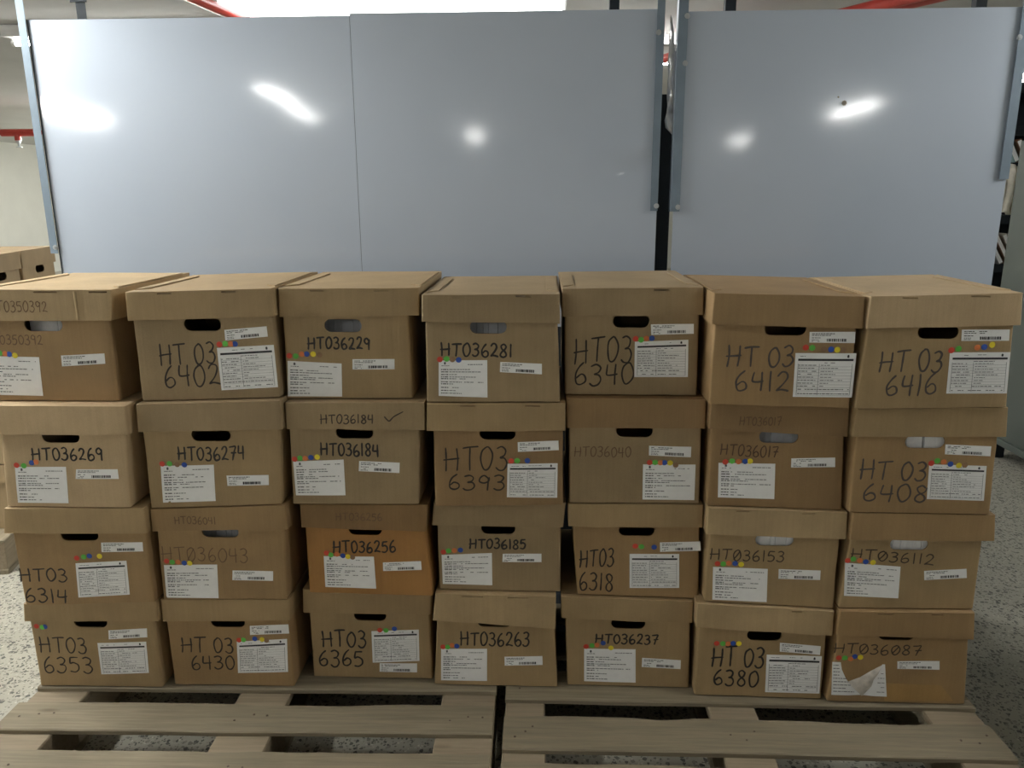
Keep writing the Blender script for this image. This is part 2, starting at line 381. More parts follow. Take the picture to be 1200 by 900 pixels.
# ---------------------------------------------------------------- archive box
DEPTH = .405
def obround(x0, x1, z0, z1, n=7):
    r = (z1-z0)/2; zc = (z0+z1)/2; P = []
    for k in range(n+1): a = -math.pi/2+math.pi*k/n; P.append((x1-r+r*math.cos(a), zc+r*math.sin(a)))
    for k in range(n+1): a = math.pi/2+math.pi*k/n; P.append((x0+r+r*math.cos(a), zc+r*math.sin(a)))
    return P
def archive_box(d, label, body_m, lid_m, seed, slots=(), group=None, top_row=False, crease=()):
    rng = random.Random(seed)
    zb = (d['bottom'][0]+.0018, d['bottom'][1]+.0018); zt = (d['top'][0]-.001, d['top'][1]-.001)
    root = thing('archive_box', label, 'box', (*d['at'], 0), d['yaw'], group)
    base = min(zb); root.location.z = base                         # local heights start at the box's foot
    zb = (zb[0]-base, zb[1]-base); zt = (zt[0]-base, zt[1]-base)
    lx = d['lid']; lzb = (lx[4]-base, lx[5]-base)
    bx = d['body']; h = (zt[0]+zt[1]-zb[0]-zb[1])/2; zl = (lzb[0]+lzb[1])/2; f = (zl)/(h-.006)
    tl = max(bx[2]+(bx[0]-bx[2])/f, max(lx[0], lx[2])+.0065); tr = min(bx[3]+(bx[1]-bx[3])/f, min(lx[1], lx[3])-.0065)
    A = rng.uniform(-.001, .004); ph = rng.uniform(0, 99)
    def bdisp(x, z):
        s = (x-bx[2])/(bx[3]-bx[2]); t = z/h
        return -A*max(0, math.sin(math.pi*min(1, max(0, s))))*max(0, math.sin(math.pi*min(1, max(0, t))))+.0012*noise.noise((x*9, ph, z*9))
    def bwob(co):
        k = max(0, 1-co.z/.05); return Vector((.0012*noise.noise((co.y*14, ph, co.z*14)), -.0012*k*noise.noise((co.x*20, ph+5, 0)), .0022*k*abs(noise.noise((co.x*16+ph, co.y*16, 2)))))
    hx0, hx1, hz0 = d['hole']; hz0 -= base
    hole = obround(hx0, hx1, hz0, hz0+.031)
    shell('body', body_m, root, (tl, tr, bx[2], bx[3]), zb, (zt[0]-.006, zt[1]-.006), 0, DEPTH, 'bottom', [hole], bdisp, rc=.005, nu=14, nv=9, wob=bwob)
    lA = rng.uniform(0, .003)
    def ldisp(x, z):
        s = (x-lx[2])/(lx[3]-lx[2]); t = (z-zl)/max(.01, h-zl)
        return -lA*max(0, 1-t)*math.sin(math.pi*min(1, max(0, s)))+.001*noise.noise((x*12, ph+9, z*12))
    def lwob(co):
        k = max(0, 1-(co.z-zl)/.04); out = Vector((0, 0, .0022*k*noise.noise((co.x*11+ph, co.y*11, 7))))
        if top_row and co.z > h-.004: out.z += .0012*noise.noise((co.x*8, co.y*8, ph))
        return out
    lh = []
    wl = lx[1]-lx[0]
    for s0, s1 in slots:
        za = lerp(zt[0], zt[1], (s0+s1)/2)-.0042; lh.append([(lx[0]+wl*s0, za-.0034), (lx[0]+wl*s1, za-.0034), (lx[0]+wl*s1-.001, za), (lx[0]+wl*s0+.001, za)])
    lid = shell('lid', lid_m, root, lx[:4], lzb, zt, -.006, DEPTH+.012, 'top', lh, ldisp, rc=.004, nu=14, nv=5, wob=lwob)
    if top_row:                                                    # the double-folded side flaps lying on the lid
        for sg in (0, 1):
            bm = bmesh.new(); e = lx[0] if sg == 0 else lx[1]; s = 1 if sg == 0 else -1
            P = [(e+s*.004, .035), (e+s*.030, .06), (e+s*.034, DEPTH-.07), (e+s*.004, DEPTH-.03)]
            zz = lambda x: lerp(zt[0], zt[1], (x-lx[0])/wl)
            lo = [bm.verts.new((x, y, zz(x)+.0004)) for x, y in P]; hi = [bm.verts.new((x, y, zz(x)+.0028)) for x, y in P]
            bm.faces.new(hi if s > 0 else hi[::-1])
            for k in range(4): bm.faces.new((lo[k], lo[(k+1) % 4], hi[(k+1) % 4], hi[k]))
            bmesh.ops.recalc_face_normals(bm, faces=bm.faces[:]); finish('side_flap', bm, lid_m, lid)
    bs = lambda x, z: bdisp(x, z); ls = lambda x, z: -.006+ldisp(x, z)
    for cx in crease:                                              # a pressed ridge down the lid's front
        bm = bmesh.new(); q = [(cx-.004, zt[0]-.004), (cx+.004, zt[0]-.004), (cx+.003, lzb[0]+.002), (cx-.003, lzb[0]+.002)]
        g = []
        for j in range(6):
            row = []
            for i, o_ in enumerate((.0002, .0022, .0026, .0002)):
                x, z = on_quad(q, i/3, j/5); row.append(bm.verts.new((x, ls(x, z)-o_, z)))
            g.append(row)
        for j in range(5):
            for i in range(3): bm.faces.new((g[j][i], g[j+1][i], g[j+1][i+1], g[j][i+1]))
        finish('folded_strip', bm, KR['pale'], lid, True, 60)
    if d.get('texts'):
        st = d['texts'][0][-1]; bm = bmesh.new()
        for T in d['texts']: write(bm, T[0], T[1], T[2], T[3]-base, T[4]-base, T[5], INKW[T[6]], bs, rng)
        finish('handwriting', bm, INK[st], root)
    if d.get('lid_texts'):
        bm = bmesh.new()
        for T in d['lid_texts']: write(bm, T[0], T[1], T[2], T[3]-base, T[4]-base, T[5], INKW[T[6]], ls, rng)
        finish('handwriting', bm, INK[d['lid_texts'][0][-1]], lid)
    if d.get('label'):
        k, q = d['label']; q = [(x, max(.005, z-base)) for x, z in q]
        {'A': form_letter, 'B': table_form, 'T': torn_form}[k](q, root, bs, rng)
    if d.get('barcode'): barcode_sticker([(x, z-base) for x, z in d['barcode']], root, bs, rng)
    for c, x, z in d.get('dots', ()): dot(root, c, x, z-base, bs)
    if d.get('tape'):
        bm = bmesh.new(); q = [(x, z-base) for x, z in d['tape']]; patch(bm, q, 0, 1, 0, 1, bs, .0003, 8, 5)
        m = kraft('taped_kraft', (.43, .265, .10)); m.node_tree.nodes['Principled BSDF'].inputs['Roughness'].default_value = .35
        t = finish('packing_tape', bm, m, root); t['label'] = 'shiny packing tape patch'
    return root

def bundle(d, x0, x1, y0, hgt, m, label, group, seed):
    """a bundle of papers standing inside a box, its edges to the front"""
    rng = random.Random(seed); bm = bmesh.new()
    base = max(d['bottom'])+.0088; x = x0
    while x < x1-.004:
        w_ = min(rng.uniform(.012, .03), x1-x); a = rng.uniform(0, .003)
        box(bm, x, x+w_-.0004, y0+a, y0+.30, 0, hgt-rng.uniform(0, .004), .0008); x += w_
    o = finish('paper_bundle', bm, m); o.location = (*d['at'], base); o.rotation_euler.z = d['yaw']
    return tag(o, label, 'papers', group)

# ---- measured boxes: metres, each in its own front plane
BOXES = {
    (0, 0): dict(at=(-1.1829, 1.7801), yaw=0.0001, bottom=(0.918, 0.918), top=(1.1909, 1.1909),
        lid=(-0.1655, 0.1745, -0.1751, 0.1649, 1.1165, 1.1165), body=(-0.1576, 0.1674, -0.1685, 0.1565),
        hole=(-0.0495, 0.0442, 1.0907),
        texts=[('HT0350392', -0.1513, -0.01, 1.0585, 1.0819, 0.0, 'b')], lid_texts=[('HT0350392', -0.1245, 0.016, 1.138, 1.1638, 0.0, 'b')],
        label=('A', [(-0.1533, 1.0299), (-0.0241, 1.028), (-0.0297, 0.9314), (-0.1652, 0.9337)]),
        dots=[('g', -0.1197, 1.0377), ('o', -0.1063, 1.036), ('b', -0.0963, 1.0348), ('y', -0.0825, 1.0319)],
        barcode=[(0.0307, 1.0323), (0.1362, 1.0374), (0.1352, 1.012), (0.0292, 1.0056)]),
    (0, 1): dict(at=(-0.8013, 1.7875), yaw=0.0189, bottom=(0.9174, 0.9268), top=(1.1845, 1.1927),
        lid=(-0.1776, 0.1676, -0.1799, 0.17, 1.116, 1.1256), body=(-0.169, 0.165, -0.1697, 0.1679),
        hole=(-0.049, 0.0407, 1.0903),
        texts=[('HT 03', -0.1143, 0.0197, 1.0102, 1.0632, 0.0047, 'n'), ('6402', -0.1098, 0.0263, 0.9565, 1.0102, 0.0059, 'n')], lid_texts=[],
        label=('B', [(0.025, 1.0497), (0.1618, 1.0572), (0.1643, 0.9536), (0.0269, 0.9458)]),
        dots=[('r', 0.0322, 1.0584), ('g', 0.0463, 1.0602), ('o', 0.0595, 1.0596), ('b', 0.07, 1.0596)],
        barcode=[(0.047, 1.0933), (0.1486, 1.1019), (0.1495, 1.077), (0.047, 1.0678)]),
    (0, 2): dict(at=(-0.4686, 1.8171), yaw=-0.0007, bottom=(0.9173, 0.9193), top=(1.1896, 1.1906),
        lid=(-0.1582, 0.1774, -0.1605, 0.1752, 1.1206, 1.1242), body=(-0.154, 0.1498, -0.1569, 0.1528),
        hole=(-0.0532, 0.0375, 1.0839),
        texts=[('HT036229', -0.0962, 0.0546, 1.0431, 1.0714, 0.0, 'k')], lid_texts=[],
        label=('A', [(-0.1495, 1.0129), (-0.0167, 1.0075), (-0.0208, 0.9156), (-0.155, 0.9209)]),
        dots=[('r', -0.1438, 1.0255), ('g', -0.1279, 1.0249), ('o', -0.1128, 1.0297), ('b', -0.1003, 1.0304), ('y', -0.0844, 1.0304), ('t', -0.0686, 1.0287)],
        barcode=[(0.0104, 1.0183), (0.112, 1.0187), (0.1109, 0.9931), (0.009, 0.9926)]),
    (0, 3): dict(at=(-0.1203, 1.7903), yaw=-0.0026, bottom=(0.9169, 0.9195), top=(1.1779, 1.1801),
        lid=(-0.1613, 0.1582, -0.1633, 0.1594, 1.1141, 1.1108), body=(-0.1553, 0.1568, -0.1582, 0.1612),
        hole=(-0.0506, 0.0355, 1.0853),
        texts=[('HT036281', -0.1201, 0.0483, 1.0308, 1.0627, -0.0023, 'k')], lid_texts=[],
        label=('A', [(-0.1265, 1.0205), (-0.0112, 1.0222), (-0.0117, 0.9308), (-0.1288, 0.9342)]),
        dots=[('r', -0.1235, 1.0234), ('g', -0.1074, 1.0247), ('t', -0.0937, 1.0236), ('b', -0.0788, 1.0225)],
        barcode=[(0.0196, 1.0177), (0.1177, 1.014), (0.1178, 0.9883), (0.0183, 0.9931)]),
    (0, 4): dict(at=(0.2126, 1.8365), yaw=0.0024, bottom=(0.9264, 0.9249), top=(1.1865, 1.1904),
        lid=(-0.1691, 0.1614, -0.1673, 0.1642, 1.1197, 1.1242), body=(-0.1616, 0.1562, -0.1589, 0.1596),
        hole=(-0.0472, 0.0397, 1.0924),
        texts=[('HT03', -0.137, -0.0002, 1.0067, 1.0717, 0.0036, 'n'), ('6340', -0.1361, 0.0064, 0.953, 1.0085, 0.0036, 'n')], lid_texts=[],
        label=('B', [(0.0063, 1.0586), (0.1329, 1.0637), (0.1362, 0.9724), (0.0079, 0.9719)]),
        dots=[('r', 0.0078, 1.0658), ('g', 0.0209, 1.0634), ('o', 0.0332, 1.0665), ('b', 0.0462, 1.0671)],
        barcode=[(0.0426, 1.1007), (0.1439, 1.102), (0.1451, 1.0781), (0.0447, 1.0749)]),
    (0, 5): dict(at=(0.5461, 1.7588), yaw=-0.0092, bottom=(0.924, 0.9176), top=(1.1857, 1.1786),
        lid=(-0.1643, 0.1692, -0.1671, 0.1711, 1.1143, 1.1058), body=(-0.1659, 0.159, -0.1598, 0.1607),
        hole=(-0.046, 0.0472, 1.0885),
        texts=[('HT 03', -0.1252, 0.0244, 1.0153, 1.0648, 0.0022, 'g'), ('6412', -0.1035, 0.0187, 0.9576, 1.0056, -0.0022, 'g')], lid_texts=[],
        label=('B', [(0.0271, 1.0484), (0.1641, 1.048), (0.1639, 0.9443), (0.0298, 0.9449)]),
        dots=[('r', 0.0487, 1.0614), ('g', 0.0633, 1.0609), ('t', 0.0895, 1.0571), ('b', 0.1057, 1.0572), ('y', 0.1198, 1.0562), ('t', 0.1327, 1.0562)],
        barcode=[(0.0549, 1.097), (0.1571, 1.0974), (0.1581, 1.0714), (0.0559, 1.0726)]),
    (0, 6): dict(at=(0.8841, 1.7512), yaw=-0.0026, bottom=(0.9167, 0.9235), top=(1.1793, 1.1878),
        lid=(-0.1601, 0.1679, -0.1619, 0.1739, 1.1067, 1.1152), body=(-0.1648, 0.1609, -0.1665, 0.1729),
        hole=(-0.0472, 0.0426, 1.0829),
        texts=[('HT 03', -0.1219, 0.0145, 1.0077, 1.0579, 0.0021, 'g'), ('6416', -0.1026, 0.0094, 0.9535, 1.0033, 0.0032, 'g')], lid_texts=[],
        label=('B', [(0.028, 1.0527), (0.162, 1.0532), (0.1676, 0.9577), (0.0325, 0.9568)]),
        dots=[('r', 0.0301, 1.0577), ('g', 0.0455, 1.0611), ('o', 0.0865, 1.064), ('b', 0.1017, 1.0651), ('y', 0.1184, 1.0702)],
        barcode=[(0.0479, 1.1045), (0.153, 1.1047), (0.1551, 1.0791), (0.0496, 1.0787)]),
    (1, 0): dict(at=(-1.1578, 1.7456), yaw=-0.0037, bottom=(0.6548, 0.6561), top=(0.918, 0.918),
        lid=(-0.1643, 0.1663, -0.1738, 0.1662, 0.846, 0.846), body=(-0.1524, 0.1661, -0.1674, 0.1452),
        hole=(-0.0512, 0.0422, 0.8231),
        texts=[('HT036269', -0.0824, 0.0942, 0.779, 0.8099, 0.0036, 'k')], lid_texts=[],
        label=('A', [(-0.13, 0.7607), (-0.0019, 0.7622), (-0.0088, 0.667), (-0.137, 0.6672)]),
        dots=[('r', -0.1245, 0.7652), ('g', -0.1064, 0.7641), ('b', -0.0858, 0.7718), ('o', -0.0746, 0.7738)],
        barcode=[(0.0227, 0.7562), (0.1265, 0.7574), (0.1264, 0.7325), (0.0179, 0.7312)]),
    (1, 1): dict(at=(-0.804, 1.7698), yaw=0.0183, bottom=(0.6458, 0.6582), top=(0.9174, 0.9268),
        lid=(-0.1722, 0.1783, -0.1761, 0.178, 0.8479, 0.8551), body=(-0.1686, 0.1717, -0.1686, 0.1594),
        hole=(-0.0477, 0.0486, 0.8226),
        texts=[('HT036274', -0.0842, 0.0788, 0.7751, 0.8098, 0.0024, 'k')], lid_texts=[],
        label=('A', [(-0.1314, 0.7591), (0.0011, 0.7632), (-0.0038, 0.6678), (-0.1362, 0.6627)]),
        dots=[('r', -0.1266, 0.7647), ('g', -0.108, 0.7654), ('t', -0.0891, 0.7636), ('b', -0.0712, 0.763)],
        barcode=[(0.0296, 0.7351), (0.1337, 0.7367), (0.1323, 0.7103), (0.0295, 0.708)]),
    (1, 2): dict(at=(-0.4574, 1.7903), yaw=0.0001, bottom=(0.6515, 0.6547), top=(0.9173, 0.9193),
        lid=(-0.164, 0.1732, -0.1661, 0.1734, 0.8499, 0.8503), body=(-0.1621, 0.1602, -0.1651, 0.1518),
        hole=(-0.0456, 0.0467, 0.8254),
        texts=[('HT036184', -0.0857, 0.0576, 0.781, 0.8133, -0.0024, 'k')], lid_texts=[('HT036184', -0.0789, 0.0496, 0.8655, 0.8886, 0.0024, 'd'), ('v', 0.0763, 0.1126, 0.8724, 0.8954, 0.0, 'd')],
        label=('A', [(-0.1562, 0.7653), (-0.0303, 0.7715), (-0.0307, 0.6779), (-0.1553, 0.6765)]),
        dots=[('r', -0.1516, 0.7716), ('g', -0.1381, 0.7743), ('o', -0.1255, 0.7738), ('b', -0.1109, 0.7764), ('y', -0.0952, 0.7778)],
        barcode=[(0.0079, 0.7681), (0.1081, 0.7647), (0.1064, 0.7377), (0.0053, 0.7417)]),
    (1, 3): dict(at=(-0.1099, 1.7918), yaw=0.0021, bottom=(0.6496, 0.6567), top=(0.9169, 0.9195),
        lid=(-0.1679, 0.1636, -0.171, 0.1644, 0.8478, 0.8502), body=(-0.1551, 0.1593, -0.1554, 0.1613),
        hole=(-0.0427, 0.0442, 0.8256),
        texts=[('HT03', -0.1287, 0.025, 0.746, 0.8081, 0.0047, 'n'), ('6393', -0.1212, 0.0187, 0.6956, 0.736, 0.0, 'n')], lid_texts=[],
        label=('B', [(0.0249, 0.7654), (0.1467, 0.7665), (0.1463, 0.6768), (0.0226, 0.6774)]),
        dots=[('r', 0.0338, 0.7729), ('g', 0.0485, 0.7737), ('b', 0.0732, 0.7739)],
        barcode=[(0.0498, 0.8205), (0.1479, 0.8243), (0.1493, 0.7998), (0.0503, 0.7959)]),
    (1, 4): dict(at=(0.2261, 1.8149), yaw=0.0012, bottom=(0.6537, 0.6551), top=(0.9264, 0.9249),
        lid=(-0.1694, 0.1645, -0.1681, 0.1657, 0.8519, 0.8522), body=(-0.1638, 0.1576, -0.1592, 0.1615),
        hole=(-0.0474, 0.0413, 0.8275),
        texts=[('HT036040', -0.1475, -0.0108, 0.777, 0.8031, 0.0, 'b')], lid_texts=[],
        label=('A', [(0.0197, 0.7585), (0.1478, 0.7584), (0.1496, 0.665), (0.0217, 0.6655)]),
        dots=[('r', 0.0354, 0.7637), ('g', 0.0489, 0.7638), ('o', 0.0619, 0.7633), ('b', 0.0713, 0.7634), ('y', 0.0854, 0.7629), ('t', 0.0992, 0.7574)],
        barcode=[(0.0326, 0.8065), (0.135, 0.8042), (0.1352, 0.777), (0.033, 0.7817)]),
    (1, 5): dict(at=(0.5593, 1.7867), yaw=-0.0085, bottom=(0.662, 0.654), top=(0.924, 0.9176),
        lid=(-0.1641, 0.1566, -0.1653, 0.1604, 0.8593, 0.8428), body=(-0.1637, 0.159, -0.159, 0.1648),
        hole=(-0.0449, 0.047, 0.8242),
        texts=[('HT036017', -0.1331, 0.0013, 0.7908, 0.8194, -0.0034, 'm')], lid_texts=[('HT036017', -0.0947, 0.0019, 0.8695, 0.8902, 0.0, 'b')],
        label=('A', [(-0.1365, 0.7729), (-0.0031, 0.7733), (0.002, 0.6819), (-0.1331, 0.6842)]),
        dots=[('r', -0.1211, 0.7755), ('g', -0.1052, 0.7781), ('o', -0.0897, 0.7771), ('b', -0.0743, 0.7779), ('y', -0.0629, 0.7787)],
        barcode=[(0.0335, 0.7872), (0.137, 0.7896), (0.1392, 0.7653), (0.0347, 0.764)]),
    (1, 6): dict(at=(0.8924, 1.7662), yaw=-0.0094, bottom=(0.657, 0.6554), top=(0.9167, 0.9235),
        lid=(-0.1668, 0.1734, -0.1706, 0.1795, 0.8482, 0.8521), body=(-0.1603, 0.1622, -0.1584, 0.171),
        hole=(-0.0475, 0.0439, 0.821),
        texts=[('HT 03', -0.1405, 0.0099, 0.7419, 0.7913, 0.0022, 'g'), ('6408', -0.1292, 0.0194, 0.687, 0.7328, -0.0022, 'g')], lid_texts=[],
        label=('B', [(0.0137, 0.7821), (0.1467, 0.779), (0.1518, 0.692), (0.0197, 0.6943)]),
        dots=[('r', 0.0178, 0.7851), ('g', 0.0309, 0.7913), ('o', 0.0462, 0.7885), ('b', 0.0623, 0.7833), ('y', 0.082, 0.78), ('t', 0.0957, 0.7814)],
        barcode=[(0.0453, 0.8313), (0.1506, 0.8272), (0.1517, 0.8029), (0.0467, 0.807)]),
    (2, 0): dict(at=(-1.1536, 1.7493), yaw=0.019, bottom=(0.3841, 0.3958), top=(0.6548, 0.6561),
        lid=(-0.1758, 0.1737, -0.1874, 0.1748, 0.5874, 0.5892), body=(-0.1714, 0.1726, -0.1665, 0.1683),
        hole=(-0.0478, 0.0473, 0.5649),
        texts=[('HT03', -0.1678, -0.0468, 0.4539, 0.49, 0.0, 'n'), ('6314', -0.1626, -0.0532, 0.3943, 0.433, 0.0, 'n')], lid_texts=[],
        label=('B', [(-0.0208, 0.5039), (0.1101, 0.5119), (0.1073, 0.4182), (-0.0258, 0.4091)]),
        dots=[('r', -0.0151, 0.5185), ('g', 0.0032, 0.5219), ('b', 0.0178, 0.5246), ('y', 0.0435, 0.5241)],
        barcode=[(0.052, 0.5609), (0.1573, 0.5628), (0.1562, 0.5379), (0.0498, 0.5347)]),
    (2, 1): dict(at=(-0.8063, 1.772), yaw=0.0086, bottom=(0.3939, 0.3985), top=(0.6458, 0.6582),
        lid=(-0.1685, 0.1718, -0.1704, 0.1736, 0.5868, 0.5947), body=(-0.1603, 0.1648, -0.1643, 0.1574),
        hole=(-0.0467, 0.0466, 0.5684),
        texts=[('HTo36043', -0.1545, 0.0653, 0.5028, 0.5426, -0.0025, 'b')], lid_texts=[('HT036041', -0.1091, -0.0053, 0.6074, 0.6268, 0.0, 'b')],
        label=('A', [(-0.1529, 0.4916), (-0.0158, 0.4944), (-0.0205, 0.3998), (-0.1558, 0.3981)]),
        dots=[('r', -0.1441, 0.503), ('g', -0.1301, 0.5005), ('o', -0.1152, 0.5007), ('b', -0.0993, 0.4982), ('y', -0.0856, 0.4977)],
        barcode=[(0.0224, 0.4788), (0.1264, 0.478), (0.1243, 0.4511), (0.0193, 0.4519)]),
    (2, 2): dict(at=(-0.4448, 1.7993), yaw=-0.008, bottom=(0.4034, 0.4001), top=(0.6515, 0.6547),
        lid=(-0.1625, 0.1603, -0.1622, 0.1538, 0.5886, 0.5824), body=(-0.1536, 0.157, -0.1554, 0.165),
        hole=(-0.043, 0.042, 0.5689),
        texts=[('HT036256', -0.0846, 0.0747, 0.5218, 0.5537, 0.005, 'k')], lid_texts=[('HT036256', -0.0719, 0.0444, 0.6101, 0.6296, 0.0, 'b')],
        label=('A', [(-0.1112, 0.5085), (0.0184, 0.5103), (0.0198, 0.4198), (-0.1122, 0.4218)]),
        dots=[('r', -0.1031, 0.518), ('g', -0.0922, 0.5129), ('o', -0.0765, 0.5152), ('b', -0.0611, 0.5114), ('y', -0.0482, 0.509), ('t', -0.0364, 0.5079)],
        barcode=[(0.0406, 0.4946), (0.1381, 0.4992), (0.1391, 0.4744), (0.0402, 0.4704)]),
    (2, 3): dict(at=(-0.1093, 1.8176), yaw=-0.0004, bottom=(0.4097, 0.4073), top=(0.6496, 0.6567),
        lid=(-0.1635, 0.1677, -0.1692, 0.162, 0.5923, 0.5897), body=(-0.1572, 0.1579, -0.1544, 0.1576),
        hole=(-0.0448, 0.0417, 0.5663),
        texts=[('HT036185', -0.0749, 0.0678, 0.5266, 0.5532, 0.0, 'k')], lid_texts=[],
        label=('A', [(-0.1474, 0.5071), (-0.0185, 0.5144), (-0.0182, 0.4244), (-0.1464, 0.4257)]),
        dots=[('r', -0.1422, 0.5159), ('g', -0.1291, 0.5194), ('o', -0.1142, 0.5203), ('b', -0.0987, 0.5219)],
        barcode=[(0.0093, 0.5128), (0.1078, 0.5143), (0.1079, 0.4908), (0.0079, 0.49)]),
    (2, 4): dict(at=(0.2383, 1.8162), yaw=0.0017, bottom=(0.4016, 0.3956), top=(0.6537, 0.6551),
        lid=(-0.1748, 0.1592, -0.173, 0.161, 0.593, 0.5949), body=(-0.1641, 0.1572, -0.1462, 0.1614),
        hole=(-0.0461, 0.0434, 0.567),
        texts=[('HT03', -0.1421, -0.0566, 0.481, 0.5297, 0.0024, 'n'), ('6318', -0.1429, -0.0562, 0.4148, 0.4656, 0.0, 'n')], lid_texts=[],
        label=('B', [(-0.0174, 0.5183), (0.1069, 0.52), (0.1112, 0.4256), (-0.0145, 0.4236)]),
        dots=[('r', -0.0041, 0.5403), ('g', 0.0116, 0.5392), ('b', 0.0432, 0.5383)],
        barcode=[(0.0572, 0.551), (0.1576, 0.5543), (0.1608, 0.5293), (0.0588, 0.5253)]),
    (2, 5): dict(at=(0.568, 1.7819), yaw=-0.0078, bottom=(0.4063, 0.3933), top=(0.662, 0.654),
        lid=(-0.1648, 0.1681, -0.1664, 0.1704, 0.5917, 0.5842), body=(-0.1595, 0.1562, -0.1602, 0.1589),
        hole=(-0.0469, 0.0458, 0.5613),
        texts=[('HTo36153', -0.1519, 0.0273, 0.5201, 0.5499, -0.0035, 'd')], lid_texts=[],
        label=('A', [(-0.1442, 0.5022), (-0.0104, 0.4996), (-0.0063, 0.4086), (-0.141, 0.4123)]),
        dots=[('r', -0.1341, 0.5115), ('g', -0.1199, 0.5111), ('o', -0.1064, 0.5134), ('b', -0.091, 0.513), ('y', -0.0761, 0.5107)],
        barcode=[(0.016, 0.5001), (0.1184, 0.4976), (0.1195, 0.4714), (0.0175, 0.4733)]),
    (2, 6): dict(at=(0.9039, 1.7734), yaw=-0.0024, bottom=(0.3992, 0.4017), top=(0.657, 0.6554),
        lid=(-0.1593, 0.1751, -0.161, 0.1823, 0.5873, 0.5881), body=(-0.1645, 0.1562, -0.1668, 0.1591),
        hole=(-0.0609, 0.0302, 0.5576),
        texts=[('HTo36112', -0.15, 0.0488, 0.526, 0.5535, -0.0138, 'd')], lid_texts=[],
        label=('A', [(-0.1631, 0.5228), (-0.0287, 0.5141), (-0.0251, 0.4289), (-0.1575, 0.4336)]),
        dots=[('r', -0.1579, 0.5293), ('g', -0.1449, 0.5334), ('o', -0.1289, 0.5298), ('b', -0.114, 0.5262), ('y', -0.0965, 0.5246)],
        barcode=[(0.0286, 0.5035), (0.1284, 0.5116), (0.1322, 0.4872), (0.032, 0.4789)]),
    (3, 0): dict(at=(-1.162, 1.7649), yaw=0.0104, bottom=(0.14, 0.14), top=(0.3841, 0.3958),
        lid=(-0.1722, 0.1759, -0.1778, 0.1763, 0.3339, 0.3384), body=(-0.1668, 0.162, -0.1667, 0.1631),
        hole=(-0.0491, 0.0389, 0.3153),
        texts=[('HT03', -0.15, -0.0256, 0.2413, 0.2868, 0.0, 'n'), ('6353', -0.149, -0.0173, 0.1819, 0.2301, 0.0, 'n')], lid_texts=[],
        label=('B', [(0.0054, 0.2711), (0.134, 0.2757), (0.1309, 0.1838), (0.0028, 0.1775)]),
        dots=[('r', -0.1495, 0.3175), ('g', -0.1339, 0.3149), ('b', -0.1273, 0.3164)],
        barcode=[(0.039, 0.3081), (0.1404, 0.3143), (0.1386, 0.2884), (0.037, 0.2821)]),
    (3, 1): dict(at=(-0.8144, 1.7809), yaw=0.0053, bottom=(0.14, 0.14), top=(0.3939, 0.3985),
        lid=(-0.1677, 0.1688, -0.1692, 0.1668, 0.3306, 0.3384), body=(-0.164, 0.1643, -0.1597, 0.1622),
        hole=(-0.0434, 0.0466, 0.3125),
        texts=[('HT 03', -0.1277, 0.0093, 0.2386, 0.2826, 0.0013, 'n'), ('6430', -0.1073, 0.0078, 0.1887, 0.2296, 0.0013, 'n')], lid_texts=[],
        label=('B', [(0.0198, 0.2719), (0.1525, 0.2812), (0.1486, 0.1845), (0.0146, 0.1784)]),
        dots=[('r', 0.0266, 0.277), ('g', 0.0382, 0.2779), ('b', 0.0684, 0.2812), ('y', 0.0874, 0.2794), ('t', 0.0987, 0.2768)],
        barcode=[(0.0582, 0.3182), (0.1594, 0.3233), (0.1593, 0.2968), (0.0566, 0.2916)]),
    (3, 2): dict(at=(-0.455, 1.8268), yaw=-0.0006, bottom=(0.14, 0.14), top=(0.4034, 0.4001),
        lid=(-0.1697, 0.1686, -0.1732, 0.1655, 0.3346, 0.336), body=(-0.1585, 0.1611, -0.1587, 0.1633),
        hole=(-0.0399, 0.0464, 0.312),
        texts=[('HT03', -0.1286, -0.0104, 0.2337, 0.2826, 0.0026, 'K'), ('6365', -0.1409, -0.0211, 0.1753, 0.2234, 0.0013, 'K')], lid_texts=[],
        label=('B', [(0.0056, 0.2826), (0.1312, 0.2887), (0.1301, 0.1953), (0.0043, 0.1881)]),
        dots=[('r', 0.0283, 0.2866), ('g', 0.0444, 0.2862), ('b', 0.0671, 0.291)],
        barcode=[(0.0232, 0.1871), (0.1234, 0.1879), (0.1224, 0.1601), (0.0213, 0.1607)]),
    (3, 3): dict(at=(-0.1223, 1.8028), yaw=-0.0075, bottom=(0.14, 0.14), top=(0.4097, 0.4073),
        lid=(-0.1507, 0.1582, -0.1596, 0.1579, 0.3322, 0.3153), body=(-0.1591, 0.1558, -0.1613, 0.1639),
        hole=(-0.0453, 0.0433, 0.3128),
        texts=[('HT036263', -0.0892, 0.0905, 0.2586, 0.298, 0.0038, 'k')], lid_texts=[],
        label=('A', [(-0.1407, 0.2465), (-0.02, 0.2496), (-0.0211, 0.1544), (-0.1431, 0.1531)]),
        dots=[('r', -0.1354, 0.2531), ('g', -0.1233, 0.2527), ('o', -0.1118, 0.2579), ('b', -0.0991, 0.2561)],
        barcode=[(0.0254, 0.2274), (0.1245, 0.2321), (0.1253, 0.2058), (0.0258, 0.201)]),
    (3, 4): dict(at=(0.2229, 1.8116), yaw=-0.0053, bottom=(0.14, 0.14), top=(0.4016, 0.3956),
        lid=(-0.1736, 0.1626, -0.172, 0.163, 0.3409, 0.3337), body=(-0.1608, 0.1594, -0.154, 0.1645),
        hole=(-0.0437, 0.0439, 0.3093),
        texts=[('HT036237', -0.0825, 0.0783, 0.2658, 0.2938, 0.0, 'k')], lid_texts=[],
        label=('A', [(-0.1121, 0.249), (0.0214, 0.2508), (0.0246, 0.1524), (-0.1104, 0.1532)]),
